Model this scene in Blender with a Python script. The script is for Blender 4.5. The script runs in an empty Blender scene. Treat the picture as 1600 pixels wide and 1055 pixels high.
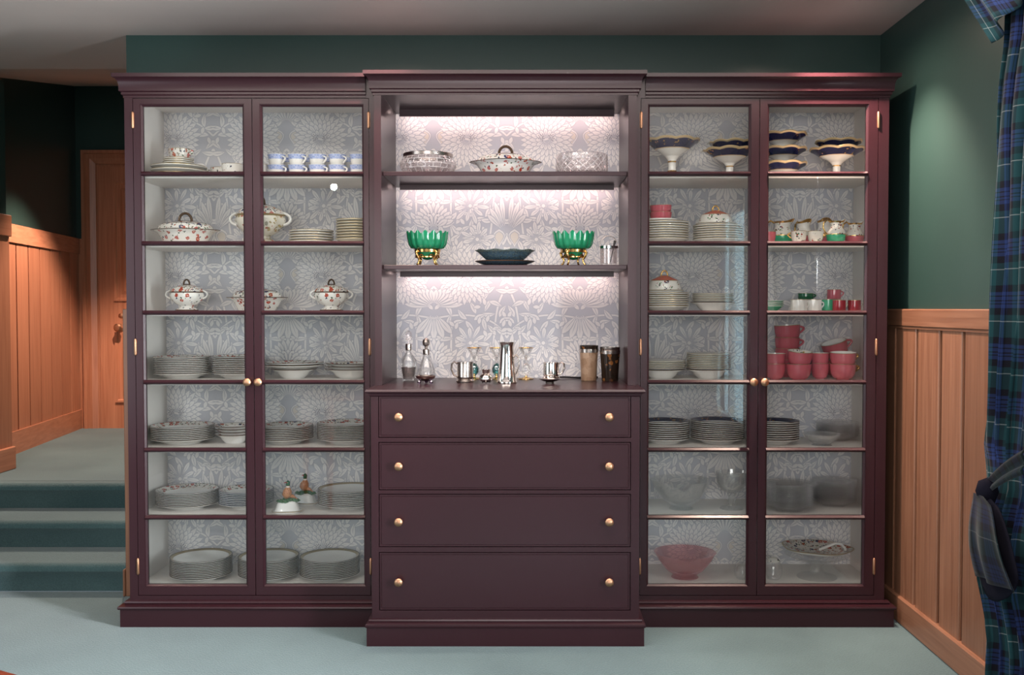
import bpy, math, random
from mathutils import Vector, Matrix
random.seed(7)
S = bpy.context.scene
C = S.collection
PI = math.pi

# ------------------------------------------------------------------ camera
F_, CX, CY, TH, DIST, EYE = 1556.0, 833.0, 527.5, math.atan(46 / 1556.0), 4.1, 1.316
cam = bpy.data.cameras.new('camera'); co = bpy.data.objects.new('camera', cam); C.objects.link(co)
cam.sensor_width = 36; cam.lens = 36 * F_ / 1600; cam.shift_x = (800 - CX) / 1600
cam.clip_start = 0.05
co.location = (0, -DIST, EYE); co.rotation_euler = (PI / 2 - TH, 0, 0)
S.camera = co

def ray(px, py):
    vx = (px - CX) / F_; vy = (CY - py) / F_
    return vx, math.cos(TH) + vy * math.sin(TH), -math.sin(TH) + vy * math.cos(TH)
def at(px, py, Y):            # world x, z of an image point on the plane y = Y
    a, b, c = ray(px, py); t = (Y + DIST) / b
    return a * t, EYE + c * t
def atx(px, py, X):           # world y, z on the plane x = X
    a, b, c = ray(px, py); t = X / a
    return b * t - DIST, EYE + c * t
def SC(px, Y): return px * (Y + DIST) / F_

# ------------------------------------------------------------------ world, lamps, exposure
S.view_settings.view_transform = 'Standard'; S.view_settings.look = 'None'
S.view_settings.gamma = 1; S.view_settings.use_curve_mapping = False
S.view_settings.exposure = 0.35
S.cycles.transparent_max_bounces = 48
W = bpy.data.worlds.new('world'); S.world = W; W.use_nodes = True
W.node_tree.nodes['Background'].inputs[0].default_value = (0.72, 0.82, 1.0, 1)
W.node_tree.nodes['Background'].inputs[1].default_value = 0.35

def area(name, loc, rot, sx, sy, power, col):
    l = bpy.data.lights.new(name, 'AREA'); l.shape = 'RECTANGLE'; l.size = sx; l.size_y = sy
    l.energy = power; l.color = col
    o = bpy.data.objects.new(name, l); C.objects.link(o); o.location = loc; o.rotation_euler = rot
    return o
def spot(name, loc, deg, blend, power, col, tilt=(0, 0, 0), rad=0.025):
    l = bpy.data.lights.new(name, 'SPOT'); l.spot_size = math.radians(deg); l.spot_blend = blend
    l.energy = power; l.color = col; l.shadow_soft_size = rad
    o = bpy.data.objects.new(name, l); C.objects.link(o); o.location = loc; o.rotation_euler = tilt
    return o
WARM = (1.0, 0.72, 0.58)
area('daylight_window', (1.63, -1.80, 1.25), (0, PI / 2, 0), 1.66, 0.86, 540, (0.93, 0.95, 1.0))
area('daylight_second_window', (1.66, -3.9, 1.25), (0, PI / 2, 0), 1.66, 1.2, 44, (0.50, 0.80, 0.95))
area('ceiling_fill_light', (-0.35, -1.30, 2.535), (0, 0, 0), 3.2, 0.8, 50, (1.0, 0.90, 0.83))  # added soft fill, the ceiling has no such fitting
area('left_fill_light', (-2.93, -2.2, 1.35), (0, -PI / 2, 0), 1.7, 1.9, 30, (0.88, 0.94, 1.0))  # fill added along the left wall, no window behind it
for i, (x, y, p) in enumerate(((1.10, -0.15, 2.8), (-0.62, -0.15, 1.0), (-2.35, -0.5, 0.25))):
    spot('downlight', (x, y, 2.535), 76, 0.7, (45 if i else 75) * p, WARM, tilt=(0, 0 if i else -0.30, 0))
    spot('downlight', (x, y, 2.535), 160, 1.0, (40 if i else 18) * p, WARM)
spot('hall_downlight', (-2.55, 2.3, 2.72), 96, 0.45, 300, WARM)
def aimed(name, loc, target, deg, blend, power, col, rad):
    o = spot(name, loc, deg, blend, power, col, rad=rad)
    d = Vector(target) - Vector(loc); o.rotation_euler = d.to_track_quat('-Z', 'Y').to_euler()
aimed('rear_ceiling_spot', (-1.95, -5.66, 2.50), (-1.34, 0, 1.0), 22, 0.5, 90, (1.0, 0.96, 0.95), 0.03)
area('rear_fill_light', (-0.25, -6.18, 1.65), (PI / 2, 0, 0), 2.5, 1.25, 72, (1.0, 0.93, 0.92))  # added fill from behind the camera, brightens the cabinet interiors

# ------------------------------------------------------------------ materials
def new_mat(name):
    m = bpy.data.materials.new(name); m.use_nodes = True
    return m, m.node_tree, m.node_tree.nodes['Principled BSDF']
def N(nt, t, **kw):
    n = nt.nodes.new(t)
    for k, v in kw.items(): setattr(n, k, v)
    return n
def L(nt, a, b): nt.links.new(a, b)
def mat(name, col, rough=0.5, metal=0.0, spec=0.5, coat=0.0, bump=0.0, bscale=200.0):
    m, nt, b = new_mat(name)
    b.inputs['Base Color'].default_value = (*col, 1); b.inputs['Roughness'].default_value = rough
    b.inputs['Metallic'].default_value = metal; b.inputs['Specular IOR Level'].default_value = spec
    b.inputs['Coat Weight'].default_value = coat
    tc = N(nt, 'ShaderNodeTexCoord'); ns = N(nt, 'ShaderNodeTexNoise'); ns.inputs['Scale'].default_value = bscale
    L(nt, tc.outputs['Object'], ns.inputs['Vector'])
    if bump:
        bp = N(nt, 'ShaderNodeBump'); bp.inputs['Strength'].default_value = bump; bp.inputs['Distance'].default_value = 0.002
        L(nt, ns.outputs['Fac'], bp.inputs['Height']); L(nt, bp.outputs['Normal'], b.inputs['Normal'])
    else:
        mr = N(nt, 'ShaderNodeMapRange'); mr.inputs['To Min'].default_value = rough * 0.97; mr.inputs['To Max'].default_value = min(1, rough * 1.03)
        ns.inputs['Scale'].default_value = 1.5
        L(nt, ns.outputs['Fac'], mr.inputs['Value']); L(nt, mr.outputs['Result'], b.inputs['Roughness'])
    return m
def ramp(nt, stops, interp='LINEAR'):
    r = N(nt, 'ShaderNodeValToRGB'); r.color_ramp.interpolation = interp
    e = r.color_ramp.elements
    while len(e) < len(stops): e.new(0.5)
    for i, (p, c) in enumerate(stops): e[i].position = p; e[i].color = (*c, 1)
    return r
def wood(name, dark, light, scale, rough=0.38):
    m, nt, b = new_mat(name)
    tc = N(nt, 'ShaderNodeTexCoord'); mp = N(nt, 'ShaderNodeMapping'); oi = N(nt, 'ShaderNodeObjectInfo')
    mp.inputs['Scale'].default_value = scale
    cb = N(nt, 'ShaderNodeCombineXYZ'); mu = N(nt, 'ShaderNodeMath', operation='MULTIPLY'); mu.inputs[1].default_value = 37
    L(nt, oi.outputs['Random'], mu.inputs[0])
    for k in range(3): L(nt, mu.outputs[0], cb.inputs[k])
    L(nt, cb.outputs[0], mp.inputs['Location'])
    L(nt, tc.outputs['Object'], mp.inputs['Vector'])
    n1 = N(nt, 'ShaderNodeTexNoise'); n1.inputs['Scale'].default_value = 1; n1.inputs['Detail'].default_value = 6; n1.inputs['Distortion'].default_value = 0.6
    L(nt, mp.outputs[0], n1.inputs['Vector'])
    r = ramp(nt, [(0.28, dark), (0.72, light)]); L(nt, n1.outputs['Fac'], r.inputs[0])
    hs = N(nt, 'ShaderNodeHueSaturation'); mr = N(nt, 'ShaderNodeMapRange'); mr.inputs['To Min'].default_value = 0.86; mr.inputs['To Max'].default_value = 1.14
    L(nt, oi.outputs['Random'], mr.inputs['Value']); L(nt, mr.outputs[0], hs.inputs['Value']); L(nt, r.outputs[0], hs.inputs['Color'])
    L(nt, hs.outputs[0], b.inputs['Base Color']); b.inputs['Roughness'].default_value = rough
    bp = N(nt, 'ShaderNodeBump'); bp.inputs['Strength'].default_value = 0.12; bp.inputs['Distance'].default_value = 0.002
    L(nt, n1.outputs['Fac'], bp.inputs['Height']); L(nt, bp.outputs[0], b.inputs['Normal'])
    return m
def thin_glass(name, tint, base=0.02, k=0.9, rough=0.02, gcol=(1, 1, 1), milk=0.0, mcol=(0.85, 0.82, 0.82)):
    m, nt, b = new_mat(name); nt.nodes.remove(b)
    out = nt.nodes['Material Output']
    tr = N(nt, 'ShaderNodeBsdfTransparent'); tr.inputs[0].default_value = (*tint, 1)
    gl = N(nt, 'ShaderNodeBsdfGlossy'); gl.inputs['Roughness'].default_value = rough; gl.inputs[0].default_value = (*gcol, 1)
    lw = N(nt, 'ShaderNodeLayerWeight'); lw.inputs['Blend'].default_value = 0.35
    ma = N(nt, 'ShaderNodeMath', operation='MULTIPLY_ADD'); ma.inputs[1].default_value = k; ma.inputs[2].default_value = base; ma.use_clamp = True
    L(nt, lw.outputs['Fresnel'], ma.inputs[0])
    mx = N(nt, 'ShaderNodeMixShader'); L(nt, ma.outputs[0], mx.inputs[0]); L(nt, tr.outputs[0], mx.inputs[1]); L(nt, gl.outputs[0], mx.inputs[2])
    if milk:
        df = N(nt, 'ShaderNodeBsdfDiffuse'); df.inputs[0].default_value = (*mcol, 1)
        m2 = N(nt, 'ShaderNodeMixShader'); m2.inputs[0].default_value = milk; L(nt, mx.outputs[0], m2.inputs[1]); L(nt, df.outputs[0], m2.inputs[2]); mx = m2
    L(nt, mx.outputs[0], out.inputs['Surface'])
    return m
def floral(name, base, cols, scale=30, thr=0.34, dens=0.75, rough=0.12, clus=0.0):
    m, nt, b = new_mat(name)
    tc = N(nt, 'ShaderNodeTexCoord'); ns = N(nt, 'ShaderNodeTexNoise'); ns.inputs['Scale'].default_value = scale * 2.5
    L(nt, tc.outputs['Object'], ns.inputs['Vector'])
    va = N(nt, 'ShaderNodeVectorMath', operation='MULTIPLY_ADD'); va.inputs[1].default_value = (0.5 / scale,) * 3
    L(nt, ns.outputs['Color'], va.inputs[0]); L(nt, tc.outputs['Object'], va.inputs[2])
    vo = N(nt, 'ShaderNodeTexVoronoi'); vo.inputs['Scale'].default_value = scale
    L(nt, va.outputs[0], vo.inputs['Vector'])
    lt = N(nt, 'ShaderNodeMath', operation='LESS_THAN'); lt.inputs[1].default_value = thr; L(nt, vo.outputs['Distance'], lt.inputs[0])
    sp = N(nt, 'ShaderNodeSeparateColor'); L(nt, vo.outputs['Color'], sp.inputs[0])
    gd = N(nt, 'ShaderNodeMath', operation='LESS_THAN'); gd.inputs[1].default_value = dens; L(nt, sp.outputs[1], gd.inputs[0])
    mk = N(nt, 'ShaderNodeMath', operation='MULTIPLY'); L(nt, lt.outputs[0], mk.inputs[0]); L(nt, gd.outputs[0], mk.inputs[1])
    if clus:
        v2 = N(nt, 'ShaderNodeTexVoronoi'); v2.inputs['Scale'].default_value = scale / 3.6; L(nt, va.outputs[0], v2.inputs['Vector'])
        l2 = N(nt, 'ShaderNodeMath', operation='LESS_THAN'); l2.inputs[1].default_value = clus; L(nt, v2.outputs['Distance'], l2.inputs[0])
        m3 = N(nt, 'ShaderNodeMath', operation='MULTIPLY'); L(nt, mk.outputs[0], m3.inputs[0]); L(nt, l2.outputs[0], m3.inputs[1]); mk = m3
    r = ramp(nt, [(i / len(cols), c) for i, c in enumerate(cols)], 'CONSTANT'); L(nt, sp.outputs[0], r.inputs[0])
    mx = N(nt, 'ShaderNodeMix', data_type='RGBA'); mx.inputs[6].default_value = (*base, 1)
    L(nt, mk.outputs[0], mx.inputs[0]); L(nt, r.outputs[0], mx.inputs[7]); L(nt, mx.outputs[2], b.inputs['Base Color'])
    b.inputs['Roughness'].default_value = rough
    return m
def sprigs(name, base, cols, leaf, scale=42, thr=0.40, dens=0.6, leaves=0.5):
    m, nt, b = new_mat(name)
    tc = N(nt, 'ShaderNodeTexCoord'); ns = N(nt, 'ShaderNodeTexNoise'); ns.inputs['Scale'].default_value = 110
    L(nt, tc.outputs['Object'], ns.inputs['Vector'])
    va = N(nt, 'ShaderNodeVectorMath', operation='MULTIPLY_ADD'); va.inputs[1].default_value = (0.015,) * 3
    L(nt, ns.outputs['Color'], va.inputs[0]); L(nt, tc.outputs['Object'], va.inputs[2])
    prev = None
    def layer(sc, th, dn, stops, prev, hollow):
        vo = N(nt, 'ShaderNodeTexVoronoi'); vo.inputs['Scale'].default_value = sc; vo.inputs['Randomness'].default_value = 0.75; L(nt, va.outputs[0], vo.inputs['Vector'])
        lt = N(nt, 'ShaderNodeMath', operation='LESS_THAN'); lt.inputs[1].default_value = th; L(nt, vo.outputs['Distance'], lt.inputs[0])
        sp = N(nt, 'ShaderNodeSeparateColor'); L(nt, vo.outputs['Color'], sp.inputs[0])
        gd = N(nt, 'ShaderNodeMath', operation='LESS_THAN'); gd.inputs[1].default_value = dn; L(nt, sp.outputs[1], gd.inputs[0])
        mk = N(nt, 'ShaderNodeMath', operation='MULTIPLY'); L(nt, lt.outputs[0], mk.inputs[0]); L(nt, gd.outputs[0], mk.inputs[1])
        r = ramp(nt, [(i / len(stops), c) for i, c in enumerate(stops)], 'CONSTANT'); L(nt, sp.outputs[0], r.inputs[0])
        col = r.outputs[0]
        if hollow:
            l2 = N(nt, 'ShaderNodeMath', operation='LESS_THAN'); l2.inputs[1].default_value = th * 0.42; L(nt, vo.outputs['Distance'], l2.inputs[0])
            h2 = N(nt, 'ShaderNodeMix', data_type='RGBA'); h2.inputs[7].default_value = (0.62, 0.36, 0.28, 1); L(nt, l2.outputs[0], h2.inputs[0]); L(nt, col, h2.inputs[6]); col = h2.outputs[2]
        mx = N(nt, 'ShaderNodeMix', data_type='RGBA'); L(nt, mk.outputs[0], mx.inputs[0]); L(nt, col, mx.inputs[7])
        if prev is None: mx.inputs[6].default_value = (*base, 1)
        else: L(nt, prev, mx.inputs[6])
        return mx.outputs[2]
    o = layer(scale * 2.3, 0.42, leaves, leaf, None, False)
    o = layer(scale, thr, dens, cols, o, True)
    L(nt, o, b.inputs['Base Color']); b.inputs['Roughness'].default_value = 0.12
    return m
def carpet(name, c1, c2):
    m, nt, b = new_mat(name)
    tc = N(nt, 'ShaderNodeTexCoord')
    big = N(nt, 'ShaderNodeTexNoise'); big.inputs['Scale'].default_value = 2.2; big.inputs['Detail'].default_value = 4
    fine = N(nt, 'ShaderNodeTexNoise'); fine.inputs['Scale'].default_value = 160; fine.inputs['Detail'].default_value = 3
    for n in (big, fine): L(nt, tc.outputs['Object'], n.inputs['Vector'])
    ad = N(nt, 'ShaderNodeMath', operation='MULTIPLY_ADD'); ad.inputs[1].default_value = 0.45
    L(nt, fine.outputs['Fac'], ad.inputs[0]); 
    sc = N(nt, 'ShaderNodeMath', operation='MULTIPLY'); sc.inputs[1].default_value = 0.55; L(nt, big.outputs['Fac'], sc.inputs[0]); L(nt, sc.outputs[0], ad.inputs[2])
    r = ramp(nt, [(0.35, c1), (0.65, c2)]); L(nt, ad.outputs[0], r.inputs[0]); L(nt, r.outputs[0], b.inputs['Base Color'])
    b.inputs['Roughness'].default_value = 0.95; b.inputs['Specular IOR Level'].default_value = 0.1
    b.inputs['Sheen Weight'].default_value = 0.35; b.inputs['Sheen Roughness'].default_value = 0.5
    bp = N(nt, 'ShaderNodeBump'); bp.inputs['Strength'].default_value = 0.5; bp.inputs['Distance'].default_value = 0.004
    L(nt, fine.outputs['Fac'], bp.inputs['Height']); L(nt, bp.outputs[0], b.inputs['Normal'])
    return m
def paint(name, col, rough, var=0.06, spec=0.4):
    m, nt, b = new_mat(name)
    tc = N(nt, 'ShaderNodeTexCoord'); n = N(nt, 'ShaderNodeTexNoise'); n.inputs['Scale'].default_value = 3; n.inputs['Detail'].default_value = 5
    L(nt, tc.outputs['Object'], n.inputs['Vector'])
    r = ramp(nt, [(0.3, tuple(c * (1 - var) for c in col)), (0.7, tuple(c * (1 + var) for c in col))]); L(nt, n.outputs['Fac'], r.inputs[0])
    L(nt, r.outputs[0], b.inputs['Base Color']); b.inputs['Roughness'].default_value = rough; b.inputs['Specular IOR Level'].default_value = spec
    f = N(nt, 'ShaderNodeTexNoise'); f.inputs['Scale'].default_value = 90; L(nt, tc.outputs['Object'], f.inputs['Vector'])
    bp = N(nt, 'ShaderNodeBump'); bp.inputs['Strength'].default_value = 0.04; bp.inputs['Distance'].default_value = 0.002
    L(nt, f.outputs['Fac'], bp.inputs['Height']); L(nt, bp.outputs[0], b.inputs['Normal'])
    return m
def tartan(name, k=1.0):
    m, nt, b = new_mat(name)
    tc = N(nt, 'ShaderNodeTexCoord'); sx = N(nt, 'ShaderNodeSeparateXYZ'); L(nt, tc.outputs['UV'], sx.inputs[0])
    gr, bk, bl, wh = (0.010, 0.056, 0.066), (0.005, 0.0045, 0.011), (0.019, 0.040, 0.15), (0.28, 0.33, 0.33)
    st = [(0, gr), (0.115, wh), (0.135, gr), (0.25, bk), (0.38, bl), (0.45, bk), (0.472, bl), (0.51, bk), (0.532, bl), (0.60, bk), (0.622, bl), (0.69, bk), (0.82, gr)]
    cs = []
    for k2 in range(2):
        a = N(nt, 'ShaderNodeMath', operation='DIVIDE'); a.inputs[1].default_value = 0.157 if k2 else 0.13; L(nt, sx.outputs[k2], a.inputs[0])
        f = N(nt, 'ShaderNodeMath', operation='FRACT'); L(nt, a.outputs[0], f.inputs[0])
        r = ramp(nt, st, 'CONSTANT'); L(nt, f.outputs[0], r.inputs[0]); cs.append(r)
    mx = N(nt, 'ShaderNodeMix', data_type='RGBA'); mx.inputs[0].default_value = 0.5
    L(nt, cs[0].outputs[0], mx.inputs[6]); L(nt, cs[1].outputs[0], mx.inputs[7])
    hs = N(nt, 'ShaderNodeHueSaturation'); hs.inputs['Value'].default_value = k; L(nt, mx.outputs[2], hs.inputs['Color'])
    L(nt, hs.outputs[0], b.inputs['Base Color']); b.inputs['Roughness'].default_value = 0.85; b.inputs['Specular IOR Level'].default_value = 0.15
    b.inputs['Sheen Weight'].default_value = 0.1
    return m
def emit(name, col, s):
    m, nt, b = new_mat(name); b.inputs['Base Color'].default_value = (*col, 1)
    b.inputs['Emission Color'].default_value = (*col, 1); b.inputs['Emission Strength'].default_value = s
    return m

M = dict(
    plum=mat('plum_paint', (0.028, 0.0088, 0.0125), 0.28, spec=0.36),
    cream=paint('cream_lining', (0.80, 0.75, 0.71), 0.5),
    wallpaper=paint('wallpaper_ground', (0.58, 0.58, 0.625), 0.7, 0.03),
    print_light=paint('wallpaper_print_light', (0.84, 0.81, 0.80), 0.7, 0.02),
    print_line=paint('wallpaper_print_line', (0.53, 0.53, 0.575), 0.7, 0.02),
    print_mid=paint('wallpaper_print_mid', (0.78, 0.72, 0.66), 0.7, 0.03),
    print_dot=paint('wallpaper_print_dot', (0.2, 0.19, 0.23), 0.7, 0.02),
    green=paint('green_paint', (0.022, 0.050, 0.044), 0.38, 0.04),
    ceiling=paint('ceiling_paint', (0.50, 0.415, 0.38), 0.8, 0.03),
    carpet=carpet('teal_carpet', (0.040, 0.083, 0.089), (0.073, 0.133, 0.138)),
    oak=wood('oak_upright', (0.165, 0.072, 0.040), (0.255, 0.126, 0.075), (60, 60, 2.2)),
    oak_y=wood('oak_lengthwise', (0.165, 0.072, 0.040), (0.255, 0.126, 0.075), (60, 2.2, 60)),
    oak_x=wood('oak_crosswise', (0.165, 0.072, 0.040), (0.255, 0.126, 0.075), (2.2, 60, 60)),
    cherry=wood('hall_oak_upright', (0.33, 0.125, 0.066), (0.46, 0.20, 0.112), (55, 55, 2.2)),
    cherry_y=wood('hall_oak_lengthwise', (0.33, 0.125, 0.066), (0.46, 0.20, 0.112), (55, 2.2, 55)),
    cherry_x=wood('hall_oak_crosswise', (0.33, 0.125, 0.066), (0.46, 0.20, 0.112), (2.2, 55, 55)),
    mahogany=wood('mahogany', (0.11, 0.02, 0.01), (0.2, 0.04, 0.02), (3, 50, 50), 0.2),
    brass=mat('brass', (0.50, 0.275, 0.165), 0.42, 1.0),
    gilt=mat('gilt', (0.72, 0.45, 0.16), 0.22, 1.0),
    pale_gilt=mat('pale_gilt', (0.62, 0.46, 0.26), 0.3, 0.35),
    silver=mat('silver', (0.74, 0.69, 0.65), 0.13, 1.0),
    dull_silver=mat('dull_silver', (0.5, 0.44, 0.4), 0.25, 1.0),
    iron=mat('dark_metal', (0.05, 0.045, 0.045), 0.4, 0.6),
    black=mat('black_gap', (0.004, 0.003, 0.004), 0.6),
    pane=thin_glass('pane_glass', (0.97, 0.985, 0.98), 0.0, 0.7, 0.0),
    glass=thin_glass('clear_glass', (0.98, 0.985, 0.985), 0.04, 0.5, 0.03, milk=0.07),
    crystal=thin_glass('cut_crystal', (0.95, 0.92, 0.92), 0.05, 0.35, 0.05, milk=0.07),
    ridge=thin_glass('crystal_ridges', (0.9, 0.88, 0.88), 0.2, 0.5, 0.15, milk=0.5, mcol=(0.9, 0.85, 0.85)),
    smoke=thin_glass('grey_glass', (0.985, 0.985, 0.985), 0.03, 0.3, 0.08, milk=0.06),
    pink_glass=thin_glass('pink_glass', (0.97, 0.82, 0.84), 0.03, 0.35, 0.03, milk=0.11, mcol=(0.8, 0.30, 0.34)),
    green_glass=mat('green_glass', (0.014, 0.22, 0.10), 0.10, spec=0.7, coat=0.5),
    teal_glass=thin_glass('teal_glass', (0.25, 0.55, 0.55), 0.15, 0.7, 0.05),
    purple_glass=thin_glass('purple_glass', (0.55, 0.38, 0.6), 0.3, 0.7, 0.05),
    white=mat('white_porcelain', (0.82, 0.80, 0.77), 0.12, spec=0.6),
    ivory=mat('ivory_porcelain', (0.66, 0.60, 0.50), 0.15, spec=0.6),
    brown_edge=mat('brown_gilt_edge', (0.14, 0.085, 0.055), 0.25, 0.4),
    gold_edge=mat('gold_edge', (0.40, 0.30, 0.16), 0.28, 0.6),
    blue_edge=mat('navy_edge', (0.05, 0.055, 0.10), 0.2),
    cobalt=floral('cobalt_band', (0.012, 0.012, 0.06), [(0.42, 0.24, 0.08), (0.36, 0.20, 0.07), (0.45, 0.2, 0.12)], 80, 0.42, 0.6, clus=0.42),
    imari=sprigs('imari_flowers', (0.74, 0.70, 0.65), [(0.42, 0.06, 0.03), (0.48, 0.13, 0.11), (0.40, 0.10, 0.05), (0.05, 0.055, 0.12)], [(0.05, 0.06, 0.10), (0.12, 0.17, 0.10), (0.36, 0.12, 0.08), (0.20, 0.15, 0.09)], 46, 0.42, 0.5, 0.6),
    imari_big=sprigs('imari_sprays', (0.78, 0.75, 0.71), [(0.42, 0.06, 0.035), (0.50, 0.16, 0.15), (0.45, 0.12, 0.10)], [(0.04, 0.045, 0.09), (0.10, 0.13, 0.08), (0.4, 0.16, 0.12)], 44, 0.38, 0.34, 0.2),
    blossom=floral('gold_blossom', (0.68, 0.63, 0.54), [(0.46, 0.36, 0.18), (0.36, 0.28, 0.14), (0.4, 0.14, 0.10), (0.3, 0.28, 0.22)], 80, 0.55, 0.8, clus=0.5),
    swag=floral('white_with_sprigs', (0.70, 0.67, 0.62), [(0.02, 0.02, 0.06), (0.3, 0.05, 0.03), (0.05, 0.05, 0.05), (0.1, 0.2, 0.1)], 130, 0.5, 0.75, clus=0.42),
    spode=floral('blue_transfer', (0.40, 0.47, 0.72), [(0.13, 0.20, 0.52), (0.2, 0.28, 0.58), (0.6, 0.63, 0.75)], 190, 0.45, 0.8),
    coral=mat('coral_glaze', (0.48, 0.13, 0.09), 0.2),
    pink=mat('pink_glaze', (0.54, 0.12, 0.15), 0.12, spec=0.6),
    red=mat('red_glaze', (0.30, 0.012, 0.025), 0.15, spec=0.6),
    mint=mat('green_glaze', (0.05, 0.36, 0.19), 0.15, spec=0.6),
    dgreen=mat('dark_green_glaze', (0.015, 0.11, 0.05), 0.15, spec=0.6),
    leaf=floral('grassy_green', (0.03, 0.10, 0.03), [(0.05, 0.16, 0.05), (0.02, 0.07, 0.03)], 120, 0.45, 0.8, 0.4),
    russet=floral('pheasant_plumage', (0.52, 0.22, 0.10), [(0.5, 0.25, 0.10), (0.2, 0.05, 0.03)], 200, 0.4, 0.7, 0.4),
    beak_red=mat('pheasant_wattle', (0.4, 0.02, 0.02), 0.3),
    slate=floral('blue_stoneware', (0.05, 0.085, 0.115), [(0.10, 0.13, 0.12), (0.04, 0.05, 0.05)], 160, 0.45, 0.6, 0.2),
    slate_rim=floral('speckled_rim', (0.10, 0.13, 0.125), [(0.03, 0.035, 0.035), (0.16, 0.17, 0.14)], 220, 0.45, 0.7, 0.25),
    horn=floral('pale_horn', (0.30, 0.19, 0.12), [(0.25, 0.15, 0.09), (0.36, 0.24, 0.16)], 30, 0.5, 0.8, 0.3),
    liquor=thin_glass('dark_liquor', (0.45, 0.36, 0.33), 0.02, 0.3, 0.05),
    tortoise=floral('dark_horn', (0.02, 0.012, 0.008), [(0.18, 0.07, 0.02), (0.05, 0.02, 0.01), (0.01, 0.008, 0.006)], 45, 0.42, 0.6, 0.15),
    tartan=tartan('tartan_cloth', 0.66), tartan_dark=tartan('tartan_sash', 0.20),
    velvet=mat('black_velvet_lining', (0.006, 0.006, 0.012), 0.9, spec=0.1),
    led=emit('lamp_strip', (1.0, 0.72, 0.67), 15.0),
    white_frame=mat('white_window_paint', (0.7, 0.7, 0.68), 0.4),
)

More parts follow.
